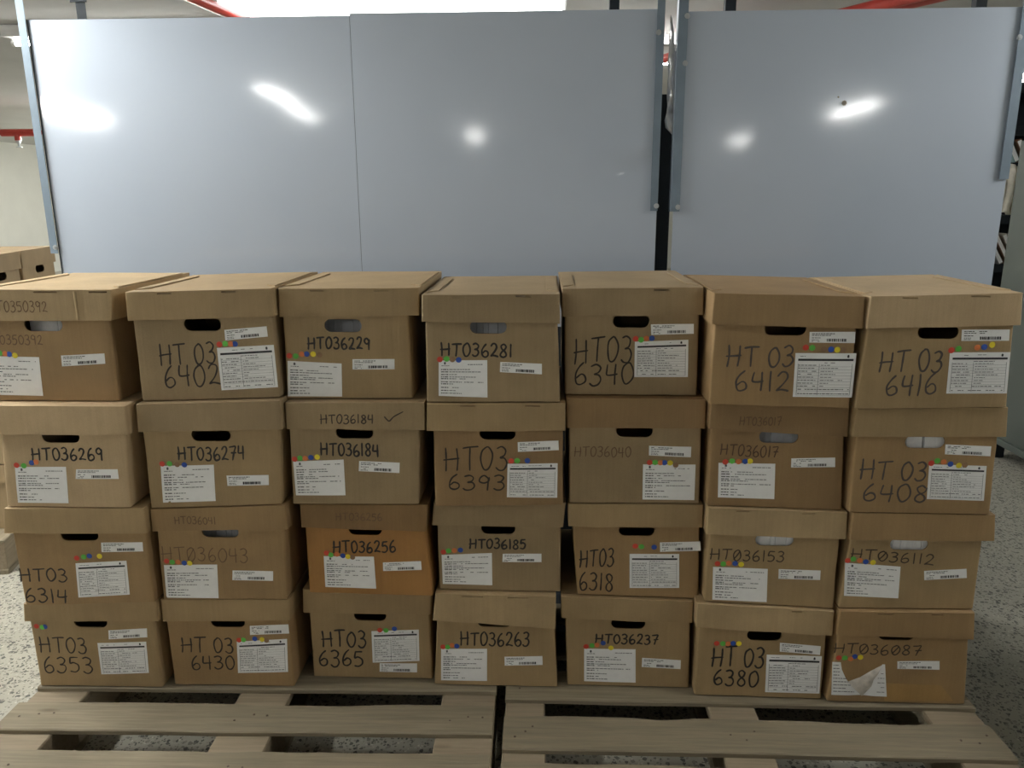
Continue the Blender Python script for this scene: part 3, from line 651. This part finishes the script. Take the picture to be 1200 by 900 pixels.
        dots=[('r', -0.1072, 0.2562), ('g', -0.0916, 0.2594), ('o', -0.079, 0.2611), ('b', -0.0629, 0.2671), ('y', -0.0425, 0.2535)],
        barcode=[(0.0391, 0.2265), (0.1394, 0.2219), (0.1399, 0.1956), (0.0388, 0.1994)]),
    (3, 5): dict(at=(0.5579, 1.7777), yaw=-0.0145, bottom=(0.14, 0.14), top=(0.4063, 0.3933),
        lid=(-0.1693, 0.1677, -0.1697, 0.17, 0.3399, 0.3258), body=(-0.1608, 0.1564, -0.1624, 0.159),
        hole=(-0.0394, 0.0474, 0.3027),
        texts=[('HT 03', -0.1227, 0.0075, 0.2252, 0.2819, -0.0024, 'K'), ('6380', -0.1164, -0.003, 0.1725, 0.218, -0.0012, 'K')], lid_texts=[],
        label=('B', [(0.013, 0.2641), (0.1501, 0.2641), (0.1535, 0.1563), (0.0164, 0.1559)]),
        dots=[('r', -0.1141, 0.2926), ('g', -0.0983, 0.2924), ('o', -0.0856, 0.2921), ('b', -0.073, 0.2938), ('y', -0.0585, 0.2936)],
        barcode=[(0.0435, 0.2986), (0.1453, 0.2921), (0.145, 0.2674), (0.0448, 0.2733)]),
    (3, 6): dict(at=(0.895, 1.7651), yaw=-0.005, bottom=(0.14, 0.14), top=(0.3992, 0.4017),
        lid=(-0.1588, 0.1652, -0.161, 0.1729, 0.3338, 0.3286), body=(-0.1636, 0.1623, -0.1662, 0.1773),
        hole=(-0.057, 0.0302, 0.3194),
        texts=[('HTo36o87', -0.162, 0.0509, 0.279, 0.3074, -0.0024, 'd')], lid_texts=[],
        label=('T', [(-0.1646, 0.2544), (-0.0338, 0.2535), (-0.0189, 0.1584), (-0.1571, 0.1588)]),
        dots=[('r', -0.149, 0.2671), ('g', -0.1342, 0.2675), ('o', -0.1196, 0.2651), ('b', -0.1102, 0.2722), ('y', -0.0963, 0.2704)],
        barcode=[(-0.0044, 0.2611), (0.099, 0.2637), (0.102, 0.2392), (-0.002, 0.2393)]),
}

# ================================================================ the room
def terrazzo():
    m, nt, b = mat('terrazzo')
    co = coords(nt, (1, 1, 1), False)
    def chips(scale, thr, dark):
        n = N(nt, 'ShaderNodeTexVoronoi'); n.inputs['Scale'].default_value = scale; n.inputs['Randomness'].default_value = 1
        wv = N(nt, 'ShaderNodeTexNoise'); wv.inputs['Scale'].default_value = scale*1.3; nt.links.new(co, wv.inputs[0])
        a = N(nt, 'ShaderNodeVectorMath', operation='SCALE'); a.inputs['Scale'].default_value = .9/scale; nt.links.new(wv.outputs['Color'], a.inputs[0])
        s = N(nt, 'ShaderNodeVectorMath', operation='ADD'); nt.links.new(co, s.inputs[0]); nt.links.new(a.outputs[0], s.inputs[1]); nt.links.new(s.outputs[0], n.inputs[0])
        sep = N(nt, 'ShaderNodeSeparateColor'); nt.links.new(n.outputs['Color'], sep.inputs[0])
        pick = N(nt, 'ShaderNodeMath', operation='GREATER_THAN', i_1=thr); nt.links.new(sep.outputs[0], pick.inputs[0])
        near = N(nt, 'ShaderNodeMath', operation='LESS_THAN', i_1=.42); nt.links.new(n.outputs['Distance'], near.inputs[0])
        k = N(nt, 'ShaderNodeMath', operation='MULTIPLY'); nt.links.new(pick.outputs[0], k.inputs[0]); nt.links.new(near.outputs[0], k.inputs[1])
        return k.outputs[0], sep.outputs[1]
    base = ramp(nt, tex(nt, co, 5, 4), [(.3, (.36, .345, .285)), (.7, (.43, .415, .345))])
    k1, c1 = chips(70, .46, 0); col = mix(nt, k1, base, ramp(nt, c1, [(0, (.05, .05, .045)), (.5, (.12, .12, .10)), (1, (.34, .32, .27))]))
    k2, c2 = chips(130, .52, 0); col = mix(nt, k2, col, ramp(nt, c2, [(0, (.07, .07, .06)), (.6, (.22, .21, .18)), (1, (.60, .58, .50))]))
    nt.links.new(col, b.inputs['Base Color']); b.inputs['Roughness'].default_value = .42
    return m
X0, X1, Y0, Y1 = -9.5, 5.4, -12.0, 15.5
WALL = plain('cream_wall_paint', (.66, .66, .61), .8, 0, .03, 3)
CEILM = plain('ceiling_paint', (.52, .52, .51), .85, 0, .05, 2)
def slab(name, *a, m):
    bm = bmesh.new(); box(bm, *a); return struct(finish(name, bm, m))
slab('floor', X0, X1, Y0, Y1, -.1, 0, m=terrazzo())
slab('ceiling', X0, X1, Y0, Y1, CEIL, CEIL+.1, m=CEILM)
slab('wall_back', X0, X1, Y1, Y1+.1, 0, CEIL, m=WALL)
slab('wall_front', X0, X1, Y0-.1, Y0, 0, CEIL, m=WALL)
slab('wall_left', X0-.1, X0, Y0, Y1, 0, CEIL, m=WALL)
slab('wall_right', X1, X1+.1, Y0, Y1, 0, CEIL, m=WALL)

# ---------------------------------------------------------------- pallets
def wood(name, a, b_):
    m, nt, b = mat(name)
    g = tex(nt, coords(nt, (1.6, 30, 30)), 3, 6, .65); big = tex(nt, coords(nt, (1.2, 5, 5)), 2.2, 3)
    kn = N(nt, 'ShaderNodeTexVoronoi'); kn.inputs['Scale'].default_value = 1; nt.links.new(coords(nt, (2.6, 9, 2)), kn.inputs[0])
    col = ramp(nt, g, [(.25, a), (.75, b_)])
    col = mix(nt, .5, col, ramp(nt, big, [(.3, (.72, .70, .66)), (.7, (1, 1, 1))]), 'MULTIPLY')
    col = mix(nt, 1, col, ramp(nt, kn.outputs['Distance'], [(.03, (.50, .42, .34)), (.10, (1, 1, 1))]), 'MULTIPLY')
    nt.links.new(col, b.inputs['Base Color']); b.inputs['Roughness'].default_value = .75
    bump(nt, b, g, .35, .003); return m
WOOD = wood('weathered_pallet_wood', (.165, .136, .090), (.295, .248, .165))
WOODX = wood('fresh_pallet_wood', (.215, .17, .11), (.34, .275, .19))
NAIL = plain('rusty_nail', (.10, .07, .05), .6, .5)
def plank(name, par, x0, x1, y0, y1, z0, z1, seed, m, along='x', wane=0):
    bm = bmesh.new(); n = 28; rr = []
    rnd = random.Random(seed); ph = rnd.uniform(0, 99)
    for i in range(n+1):
        t = i/n; e = .0025*noise.noise((t*6, ph, 0)); f = .0025*noise.noise((t*6, ph, 9)); zz = .0012*noise.noise((t*4, ph, 4))
        if wane: f -= wane*max(0, noise.noise((t*9, ph, 20)))
        if along == 'x': x = lerp(x0, x1, t); P = [(x, y0+e, z0), (x, y1+f, z0), (x, y1+f, z1-.003+zz), (x, y1+f-.003, z1+zz), (x, y0+e+.003, z1+zz), (x, y0+e, z1-.003+zz)]
        else: y = lerp(y0, y1, t); P = [(x0+e, y, z0), (x0+e, y, z1-.003), (x0+e+.003, y, z1), (x1+f-.003, y, z1), (x1+f, y, z1-.003), (x1+f, y, z0)]
        rr.append([bm.verts.new(p) for p in P])
    for A_, B_ in zip(rr, rr[1:]):
        for k in range(6): bm.faces.new((A_[k], A_[(k+1) % 6], B_[(k+1) % 6], B_[k]))
    bm.faces.new(rr[0][::-1]); bm.faces.new(rr[-1]); bmesh.ops.recalc_face_normals(bm, faces=bm.faces[:])
    o = finish(name, bm, m)
    if along != 'x':                                               # lay the grain along the board
        pass
    o.parent = par; return o
def pallet(x0, x1, ys, strips, label, seed, yc=1.6, tilt=0, t=.013):
    """ys: deck boards measured from yc, back board first"""
    xc = (x0+x1)/2
    root = thing('wooden_pallet', label, 'pallet', (xc, yc, 0), tilt, 'pallets under the boxes')
    a = x0-xc; b = -a; k = seed; zt = .1394; zs = zt-t; zk = zs-.017
    for y0, y1 in ys:
        k += 1; plank('deck_board', root, a+.004*math.sin(k*3), b-.004*math.cos(k*5), y0, y1, zs+.0003, zt, k, WOOD, 'x', .012)
    ya, yb = ys[-1][0], ys[0][1]
    for s0, s1 in strips:
        s0 -= xc; s1 -= xc; k += 1
        plank('stringer_board', root, s0, s1, ya+.003, yb-.003, zk+.0003, zs, k, WOODX, 'y')
        for y_ in (ya+.07, (ya+yb)/2, yb-.07):
            bm = bmesh.new(); box(bm, s0+.004, s1-.004, y_-.065, y_+.065, .0185, zk, .003); finish('block', bm, WOODX, root)
        k += 1; plank('bottom_board', root, s0, s1, ya+.003, yb-.003, .0, .018, k, WOOD, 'y')
        bm = bmesh.new()
        for y0, y1 in ys:
            for xx in (s0+.03, (s0+s1)/2+.004, s1-.03): bmesh.ops.create_cone(bm, cap_ends=True, segments=8, radius1=.0030, radius2=.0026, depth=.002, matrix=Matrix.Translation((xx+.006*math.sin(y0*90), (y0+y1)/2+.02*math.sin(xx*70), .1396)))
        finish('nail_heads', bm, NAIL, root)
    return root
YS = [(.53, .64), (.345, .475), (.170, .300), (.003, .112), (-.185, -.064), (-.37, -.25), (-.55, -.43)]
pallet(-1.335, -.116, YS, [(-1.335, -1.195), (-.79, -.655), (-.256, -.116)], 'weathered wooden pallet under the left four columns of archive boxes', 10, 1.6, .020)
YR = [(.53, .64), (.345, .475), (.152, .280), (-.033, .090), (-.195, -.075), (-.38, -.26), (-.56, -.44)]
pallet(-.092, 1.095, YR, [(-.092, .010), (.425, .545), (.965, 1.095)], 'weathered wooden pallet under the right three columns of archive boxes', 40, 1.6, .002)

# ---------------------------------------------------------------- the boxes
RN = ['top row', 'second row from the top', 'third row from the top', 'bottom row']
LOOK = {  # (body, lid, number)
    (0,0):('warm','pale','HT0350392'), (0,1):('grey','tan','HT03 6402'), (0,2):('tan','tan','HT036229'), (0,3):('grey','grey','HT036281'), (0,4):('grey','grey','HT03 6340'), (0,5):('warm','warm','HT03 6412'), (0,6):('tan','straw','HT03 6416'),
    (1,0):('straw','straw','HT036269'), (1,1):('tan','grey','HT036274'), (1,2):('grey','grey','HT036184'), (1,3):('brown','tan','HT03 6393'), (1,4):('grey','brown','HT036040'), (1,5):('brown','brown','HT036017'), (1,6):('warm','tan','HT03 6408'),
    (2,0):('warm','tan','HT03 6314'), (2,1):('warm','warm','HT036043'), (2,2):('orange','umber','HT036256'), (2,3):('grey','grey','HT036185'), (2,4):('warm','tan','HT03 6318'), (2,5):('tan','pale','HT036153'), (2,6):('tan','warm','HT036112'),
    (3,0):('tan','tan','HT03 6353'), (3,1):('warm','tan','HT03 6430'), (3,2):('tan','tan','HT03 6365'), (3,3):('tan','pale','HT036263'), (3,4):('tan','tan','HT036237'), (3,5):('tan','pale','HT03 6380'), (3,6):('warm','warm','HT036087')}
SLOTS = {(0,0):[(.45,.62),(.84,.97)], (0,1):[(.22,.32),(.66,.76)], (0,2):[(.225,.33),(.68,.785)], (0,3):[(.22,.28),(.68,.79)], (0,4):[(.65,.76)], (0,6):[(.21,.32),(.66,.79)],
         (1,3):[(.24,.35),(.71,.82)], (2,5):[(.2,.3),(.67,.77)], (3,3):[(.22,.4),(.6,.77)], (3,5):[(.69,.77)], (3,6):[(.28,.4),(.68,.77)]}
NOTE = {(0,0):'brown archive box, pale lid with a raised strip, marked {n}, top row, leftmost', (3,6):'brown archive box with a torn white form, marked {n}, bottom row, rightmost',
        (2,2):'orange-brown archive box with dark lid, marked {n}, third row from the top', (1,2):'brown archive box marked {n} on body and on ticked lid, second row'}
BOXES[(3, 6)]['tape'] = [(-.028, .198), (.112, .194), (.148, .150), (-.024, .146)]
for k, d in BOXES.items():
    body, lid, n = LOOK[k]
    lab = NOTE.get(k, 'brown cardboard archive box marked {n}, in the '+RN[k[0]]).format(n=n)
    cr = [lerp(d['lid'][0], d['lid'][1], .742)] if k == (0, 0) else ()
    archive_box(d, lab, KR[body], KR[lid], 100*k[0]+k[1], SLOTS.get(k, ()), 'archive boxes stacked on the pallets', k[0] == 0, cr)
def in_hole(k, parts, y0, m, word):
    d = BOXES[k]; x0, x1, z0 = d['hole']; hh = .215
    n = LOOK[k][2]
    for i, (a, b) in enumerate(parts):
        side = '' if len(parts) == 1 else ('left ' if i == 0 else 'right ')
        bundle(d, lerp(x0, x1, a), lerp(x0, x1, b), y0, hh, m, f'{side}{word} paper bundle behind the hand hole of box {n}', 'paper bundles inside the boxes', k[0]*7+k[1]*31+i)
in_hole((1, 6), [(-.45, .56), (.575, 1.5)], .012, SHEETS, 'white')
in_hole((2, 5), [(-.45, .57), (.585, 1.5)], .012, SHEETS, 'white')
in_hole((2, 6), [(-.6, .34), (.355, 1.4)], .012, SHEETS, 'white')
in_hole((1, 5), [(-.4, 1.4)], .03, DULL_SHEETS, 'grey')
in_hole((0, 0), [(-.1, 1.5)], .03, SHEETS, 'pale')
in_hole((0, 2), [(-.4, 1.4)], .05, DULL_SHEETS, 'grey')
in_hole((0, 3), [(-.4, 1.4)], .04, DULL_SHEETS, 'grey')
in_hole((2, 1), [(-.4, 1.4)], .05, DULL_SHEETS, 'dim grey')

# ---------------------------------------------------------------- steel shelving backs
def steel_sheet():
    m, nt, b = mat('grey_steel_sheet')
    f = tex(nt, coords(nt, (1, 1, 1), False), 2, 3)
    nt.links.new(ramp(nt, f, [(.3, (.475, .54, .635)), (.7, (.505, .57, .665))]), b.inputs['Base Color'])
    b.inputs['Metallic'].default_value = .25; b.inputs['Roughness'].default_value = .40
    b.inputs['Coat Weight'].default_value = .55; b.inputs['Coat Roughness'].default_value = .085; b.inputs['Coat IOR'].default_value = 2.0
    return m
STEEL = steel_sheet()
ANGLE = plain('blue_grey_angle_steel', (.20, .255, .31), .38, .3, .08, 14)
DARKP = plain('dark_upright_paint', (.018, .023, .028), .6, 0, .2, 9)
DARKP.node_tree.nodes['Principled BSDF'].inputs['Specular IOR Level'].default_value = .2
BOLT = plain('zinc_bolt', (.62, .64, .66), .3, .8)
EDGE = plain('dark_sheet_edge', (.05, .06, .07), .5)
def sheet(par, x0, x1, z0, z1, y, seed, dents=(), lean=0):
    bm = bmesh.new(); nx, nz = 80, 80; g = []
    for i in range(nx+1):
        row = []
        for j in range(nz+1):
            x, z = lerp(x0, x1, i/nx), lerp(z0, z1, j/nz)
            d = .0028*noise.noise((x*1.1+seed, z*1.0, seed))+.0007*noise.noise((x*2.6, z*2.4, seed+5))
            q_ = min(1, 4*i/nx, 4*(nx-i)/nx); d *= q_*q_*(3-2*q_)
            for cx, cz, sx, sz, a in dents: d += a*math.exp(-((x-cx)/sx)**2-((z-cz)/sz)**2)
            row.append(bm.verts.new((x, y+d+lean*(z-z0), z)))
        g.append(row)
    for i in range(nx):
        for j in range(nz): bm.faces.new((g[i][j], g[i+1][j], g[i+1][j+1], g[i][j+1]))
    o = finish('back_sheet', bm, STEEL, par, True, 80)
    s = o.modifiers.new('gauge', 'SOLIDIFY'); s.thickness = .0016; s.offset = -1
    e = o.modifiers.new('crisp', 'EDGE_SPLIT'); e.split_angle = math.radians(45)
    return o
def angle_post(name, par, x0, x1, y, z0, z1, m, flange, bolts=(), dep=.03):
    bm = bmesh.new(); box(bm, x0, x1, y-.0022, y, z0, z1)
    if flange == 'r': box(bm, x1-.0022, x1, y, y+dep, z0, z1)
    else: box(bm, x0, x0+.0022, y, y+dep, z0, z1)
    o = finish(name, bm, m, par)
    for bx_, bz in bolts:
        bm = bmesh.new(); M = Matrix.Translation((bx_, y-.0022, bz)) @ Matrix.Rotation(math.pi/2, 4, 'X')
        bmesh.ops.create_cone(bm, cap_ends=True, segments=16, radius1=.0085, radius2=.0075, depth=.004, matrix=M)
        bmesh.ops.create_cone(bm, cap_ends=True, segments=6, radius1=.0048, radius2=.0044, depth=.011, matrix=M)
        finish('bolt', bm, BOLT, o)
    return o
ZS = 1.926
lu = thing('shelving_unit', 'tall grey steel shelving unit with two back sheets, behind the left columns', 'shelving', (-.63, 2.5, 0))
ox, oy = -.63, 2.5
sheet(lu, -1.575-ox, -.5855-ox, .985, ZS, .0, 3.1)
sheet(lu, -.5842-ox, .352-ox, .985, ZS+.006, .0, 8.4, [(.27-ox, 1.47, .045, .035, .0045), (.30-ox, 1.55, .05, .03, -.004)])
bm = bmesh.new(); box(bm, -.5885-ox, -.5815-ox, .0022, .006, .985, ZS); finish('seam_strip', bm, EDGE, lu)  # dark backing added so no light shows through the seam gap
bm = bmesh.new(); box(bm, -1.577-ox, -1.5745-ox, -.003, .0015, .985, ZS); o = finish('sheet_edge', bm, EDGE, lu)
angle_post('corner_post', lu, -1.601-ox, -1.577-ox, -.006, 1.223, 2.16, ANGLE, 'l', [(-1.583-ox, 1.243)])
angle_post('corner_post', lu, .331-ox, .3535-ox, -.008, 1.351, 2.16, ANGLE, 'r', [(.337-ox, 1.866), (.349-ox, 1.366)])
for x in (-1.56, .21):
    angle_post('rear_upright', lu, x-ox, x+.032-ox, .25, 0, 2.075, DARKP, 'l')
    bm = bmesh.new(); box(bm, x-.016-ox, x+.04-ox, .243, .247, 2.03, 2.045); box(bm, x+.003-ox, x+.017-ox, .238, .25, 2.045, 2.066); finish('bracket', bm, DARKP, lu)
for z in (.12, .72, 1.32, 1.84):
    bm = bmesh.new(); box(bm, -1.565-ox, .25-ox, .02, .249, z, z+.025); finish('shelf', bm, ANGLE, lu)
for x in (-1.57, .32):
    bm = bmesh.new(); box(bm, x-ox, x+.025-ox, .004, .02, 0, 1.90); finish('front_upright', bm, DARKP, lu)
bm = bmesh.new(); box(bm, -1.573-ox, .404-ox, .001, .004, .0, .984); finish('gap_shade_panel', bm, DARKP, lu)  # dark panel added to stand for the shade between the box columns
bm = bmesh.new(); box(bm, -1.50-ox, .404-ox, -.225, -.001, 0, .11, .004); finish('floor_shade_block', bm, DARKP, lu)  # dark block added to cover the bright floor behind the boxes
ru = thing('shelving_unit', 'tall grey steel shelving unit with one back sheet, behind the right columns', 'shelving', (.9, 2.5, 0))
ox = .9
sheet(ru, .4035-ox, 1.405-ox, .985, ZS-.002, .0, 15.2)
angle_post('corner_post', ru, .393-ox, .4215-ox, -.008, 1.349, 2.16, ANGLE, 'l', [(.416-ox, 1.362), (.4185-ox, 1.78), (.4185-ox, 1.91)])
angle_post('corner_post', ru, 1.379-ox, 1.4065-ox, -.008, 1.441, 2.16, ANGLE, 'r', [(1.381-ox, 1.84)])
for x in (.583, 1.375):
    angle_post('rear_upright', ru, x-ox, x+.034-ox, .25, 0, 2.10, DARKP, 'l')
for z in (.12, .72, 1.32, 1.84):
    bm = bmesh.new(); box(bm, .46-ox, 1.40-ox, .02, .249, z, z+.025); finish('shelf', bm, ANGLE, ru)
for x in (.43, 1.37):
    bm = bmesh.new(); box(bm, x-ox, x+.025-ox, .004, .02, 0, 1.90); finish('front_upright', bm, DARKP, ru)
bm = bmesh.new(); box(bm, .405-ox, 1.404-ox, .001, .004, .0, .984); finish('gap_shade_panel', bm, DARKP, ru)  # same added dark panel, shade behind the right columns
bm = bmesh.new(); box(bm, .406-ox, 1.02-ox, -.225, -.001, 0, .11, .004); finish('floor_shade_block', bm, DARKP, ru)  # same added dark block over the floor behind the right columns
bm = bmesh.new()                                                    # a small chip in the paint
for px, pz, r in ((.897, 1.664, .008), (.878, 1.681, .003)):
    bmesh.ops.create_circle(bm, cap_ends=True, segments=7, radius=r, matrix=Matrix.Translation((px-ox, -.0062, pz)) @ Matrix.Rotation(math.pi/2, 4, 'X'))
finish('paint_chip', bm, plain('bare_steel_chip', (.22, .20, .16), .6), ru)
bm = bmesh.new(); box(bm, .359, .3995, 2.545, 2.585, 0, 1.70, .002); box(bm, .34, .425, 2.525, 2.605, 0, .006)
o = finish('steel_post', bm, DARKP); tag(o, 'black square steel post in the gap between the two shelving units', 'post')
bm = bmesh.new(); g = []
for j in range(16):
    z = 1.60+.32*j/15; g.append([bm.verts.new((.374+.012*i*(1-.5*max(0, (j-9)/6))+.007*noise.noise((i*.9, j*.5, 2)), 2.528+.016*noise.noise((i*1.4, j*.7, 7)), z-.012*i)) for i in range(3)])
for j in range(15):
    for i in range(2): bm.faces.new((g[j][i], g[j][i+1], g[j+1][i+1], g[j+1][i]))
o = finish('plastic_wrap', bm, plain('cloudy_plastic', (.85, .86, .87), .18, .5), None, True, 80); o.modifiers.new('film', 'SOLIDIFY').thickness = .0006
tag(o, 'crumpled cloudy plastic strip hanging beside the black post in the gap', 'plastic')

# ---------------------------------------------------------------- green cabinet and the shelves behind it
GREEN = plain('grey_green_enamel', (.052, .066, .056), .36, .0, .05, 5)
cab = thing('storage_cabinet', 'grey-green steel cabinet at the right edge of the photo', 'cabinet', (2.43, 0, 0))
bm = bmesh.new(); box(bm, 0, .62, -2.0, 4.24, .10, 1.66, .006); finish('carcass', bm, GREEN, cab)  # near end lengthened out of view to block light onto the right floor
bm = bmesh.new(); box(bm, -.012, 0, -1.995, 4.235, .10, .135, .003); finish('bottom_rail', bm, GREEN, cab)
for y in (-1.9, .26, 2.2, 4.12):
    for x in (.03, .54):
        bm = bmesh.new(); box(bm, x, x+.05, y, y+.05, 0, .10, .003); finish('leg', bm, DARKP, cab)
bs_ = thing('bookshelf', 'dark metal bookshelf with papers, seen in the gap beside the cabinet', 'shelf', (3.1, 5.0, 0))
for z in (.32, .62, .915, 1.214, 1.525, 1.735, 1.98):
    bm = bmesh.new(); box(bm, -.5, .5, 0, .38, z, z+.055, .002); finish('shelf', bm, DARKP, bs_)
for x in (-.5, .465):
    for y in (0, .345):
        bm = bmesh.new(); box(bm, x, x+.035, y, y+.035, 0, 2.06); finish('upright', bm, DARKP, bs_)
bm = bmesh.new(); box(bm, -.5, .5, .382, .386, .1, 2.06); finish('back_panel', bm, DARKP, bs_)
def book(x, z, w_, h, lean, m, label, cat='book', name='book', dep=.24, grp='volumes on the dark bookshelf'):
    bm = bmesh.new(); box(bm, 0, w_, 0, dep, 0, h, .0015)
    o = finish('cover', bm, m); r = thing(name, label, cat, (3.1+x, 4.985, z+.0005), 0, grp); r.rotation_euler.y = lean
    o.parent = r
    bm = bmesh.new(); box(bm, .003, w_-.003, -.0005, .002, .004, h-.004); finish('page_block', bm, SHEETS, r)
    return r
BR_ = plain('brown_cover', (.22, .12, .07), .6); GY_ = plain('grey_cover', (.30, .31, .31), .6); WH_ = plain('off_white_cover', (.62, .58, .50), .7); TE_ = plain('teal_cover', (.20, .30, .31), .4)
# third shelf down: leaning volumes
for i, (m, nm) in enumerate(((BR_, 'brown'), (GY_, 'grey'), (BR_, 'dark brown'), (WH_, 'off-white'), (GY_, 'pale grey'))):
    book(-.32+.052*i, .97, .026, .225-.006*i, -.55, m, f'leaning {nm} volume on the bookshelf, {["leftmost", "second", "middle", "fourth", "rightmost"][i]} of the leaning five')
book(-.36, .675, .05, .21, -.25, WH_, 'leaning off-white volume on the lowest visible bookshelf level')
book(-.26, 1.58, .03, .14, -.5, TE_, 'leaning teal volume on the upper bookshelf level'); book(-.20, 1.58, .03, .14, -.5, BR_, 'leaning brown volume on the upper bookshelf level')
# papers hanging over the second shelf
bm = bmesh.new(); g = []
for i in range(25):
    x = -.33+.26*i/24; g.append([bm.verts.new((x+.012*math.sin(k*.5), -.018+.014*math.sin(i*1.25)+.004*math.sin(k+i), .29-.285*k/8+.008*math.sin(i*.7))) for k in range(9)])
for i in range(24):
    for k in range(8): bm.faces.new((g[i][k], g[i+1][k], g[i+1][k+1], g[i][k+1]))
o = finish('paper_stack', bm, plain('ivory_paper', (.76, .72, .62), .75), None, True, 80); s = o.modifiers.new('leaf', 'SOLIDIFY'); s.thickness = .012; s.offset = 0
o.location = (3.1, 4.975, 1.275); tag(o, 'wavy ivory sheaf of papers standing on the bookshelf', 'papers')

# ---------------------------------------------------------------- far left: more archive boxes
def gen(x, y, z0, yaw, label, seed, lid='tan', body='grey', grp=None):
    d = dict(at=(x, y), yaw=yaw, bottom=(z0, z0), top=(z0+.262, z0+.262), lid=(-.17, .17, -.171, .171, z0+.192, z0+.192), body=(-.1625, .1625, -.163, .163), hole=(-.044, .044, z0+.160))
    return archive_box(d, label, KR[body], KR[lid], seed, (), grp)
FG = 'archive boxes stacked at the far left'
FA = math.radians(102); FU = Vector((math.cos(FA), math.sin(FA), 0)); FQ = Vector((-2.05, 2.78, 0))
YL = [(1.05, 1.15), (.88, .99), (.71, .82), (.53, .65), (.36, .47), (.18, .30), (.0, .12)]
pl = pallet(-.6, .6, YL, [(-.6, -.48), (-.06, .06), (.48, .6)], 'wooden pallet at the far left, under the other stack of boxes', 70, 0)
pl.location = FQ+FU*.46+Vector((-.978, -.208, 0))*.015; pl.rotation_euler.z = FA
for r in range(4):
    for c in range(2):
        p = FQ+FU*(.135+.352*c)
        if r == 3: lab = ('grey-brown archive box on top of the far left stack, at the photo edge', 'grey-brown archive box on top of the far left stack, beside the steel sheet')[c]
        else: lab = 'grey-brown archive box in the far left stack, under the topmost pair'
        gen(p.x, p.y, .14+r*.2635, FA, lab, 900+r*5+c, 'grey', 'grey', FG)

# ---------------------------------------------------------------- lamps and pipes
LAMPB = plain('lamp_white_enamel', (.75, .75, .74), .5, 0, .03)
def batten(x, y, z, turn, n, strength, lab):
    r = thing('ceiling_light', lab, 'light', (x, y, z), math.pi/2 if turn else 0, 'fluorescent battens on the ceiling')
    bm = bmesh.new(); box(bm, -.07, .07, -.63, .63, .025, CEIL-z-.001, .006); finish('housing', bm, LAMPB, r)
    for k in range(n):
        px = 0 if n == 1 else (-.045, .045)[k]
        bm = bmesh.new(); tube(bm, (px, -.59, 0), (px, .59, 0), .0145, 14); finish('tube', bm, emit('fluorescent_tube', (1, 1, .965), strength), r)
        for s in (-1, 1):
            bm = bmesh.new(); tube(bm, (px, s*.59, 0), (px, s*.612, 0), .0165, 12); box(bm, px-.012, px+.012, s*.606-.006, s*.606+.006, 0, .027); finish('lamp_holder', bm, LAMPB, r)
PL = {(-2.48, 4.72): 'lit fluorescent tube on the ceiling at the far left, beside the steel post', (3.75, 6.7): 'bright fluorescent batten beyond the bookshelf at the right edge'}
for b_ in BATTENS:
    batten(*b_, PL.get((b_[0], b_[1]), 'white fluorescent batten on the ceiling'))
r = thing('ceiling_light', 'large bright white ceiling light above the middle of the steel sheets', 'light', (-.68, 3.98, 2.24))
bm = bmesh.new(); box(bm, -.78, .78, -.34, .34, .012, .118, .01); finish('housing', bm, LAMPB, r)
bm = bmesh.new(); box(bm, -.76, .76, -.32, .32, -.012, .0115, .006); finish('diffuser', bm, emit('lit_diffuser', (1, 1, 1), 7), r)
RED = plain('red_pipe_paint', (.50, .055, .04), .35, 0, .1, 12)
def pipe(pts, rad, label, hang=(), couplings=()):
    c = bpy.data.objects
    bm = bmesh.new()
    for a, b in zip(pts, pts[1:]): tube(bm, a, b, rad, 18)
    o = finish('sprinkler_pipe', bm, RED, None, True, 50); tag(o, label, 'pipe')
    for a, b, q in couplings: bm = bmesh.new(); tube(bm, a, b, q, 18); finish('coupling', bm, RED, o, True, 50)
    for h in hang:
        bm = bmesh.new(); tube(bm, h, (h[0], h[1], CEIL-.0005), .005, 8); bmesh.ops.create_cone(bm, cap_ends=False, segments=18, radius1=rad+.003, radius2=rad+.003, depth=.02, matrix=Matrix.Translation(h) @ (Vector(pts[1])-Vector(pts[0])).to_track_quat('Z', 'Y').to_matrix().to_4x4())
        finish('hanger', bm, BOLT, o)
    return o
pipe([(-1.50, 3.05, 2.20), (-1.30, 4.6, 2.20)], .023, 'red pipe running along the ceiling at the upper left, beside the bright light', [(-1.32, 4.45, 2.20)])
dx, dy = -.49, .87
pipe([(1.47-dx*.5, 3.72-dy*.5, 2.20), (1.47+dx*1.6, 3.72+dy*1.6, 2.20)], .026, 'left red pipe of the slanting pair at the upper right', [(1.47+dx*1.4, 3.72+dy*1.4, 2.20)])
pipe([(1.56-dx*.5, 3.73-dy*.5, 2.20), (1.56+dx*1.6, 3.73+dy*1.6, 2.20)], .026, 'right red pipe of the slanting pair at the upper right', [(1.56+dx*1.4, 3.73+dy*1.4, 2.20)])
p = pipe([(-9.4, 8.0, 2.04), (-4.3, 8.0, 2.04)], .020, 'thin red sprinkler pipe with a pendant head at the far left', [(-7.0, 8.0, 2.04), (-4.6, 8.0, 2.04)], [((-5.47, 8.0, 2.04), (-5.12, 8.0, 2.04), .036), ((-5.31, 8, 2.04), (-5.31, 8, 1.965), .030)])
bm = bmesh.new(); lathe(bm, [(.022, .03), (.024, .005), (.012, -.002), (.009, -.03), (.02, -.034), (.03, -.038), (.03, -.041), (.004, -.044)][::-1], (-5.31, 8.0, 1.94), 16)
h = finish('sprinkler_head', bm, BOLT, p)
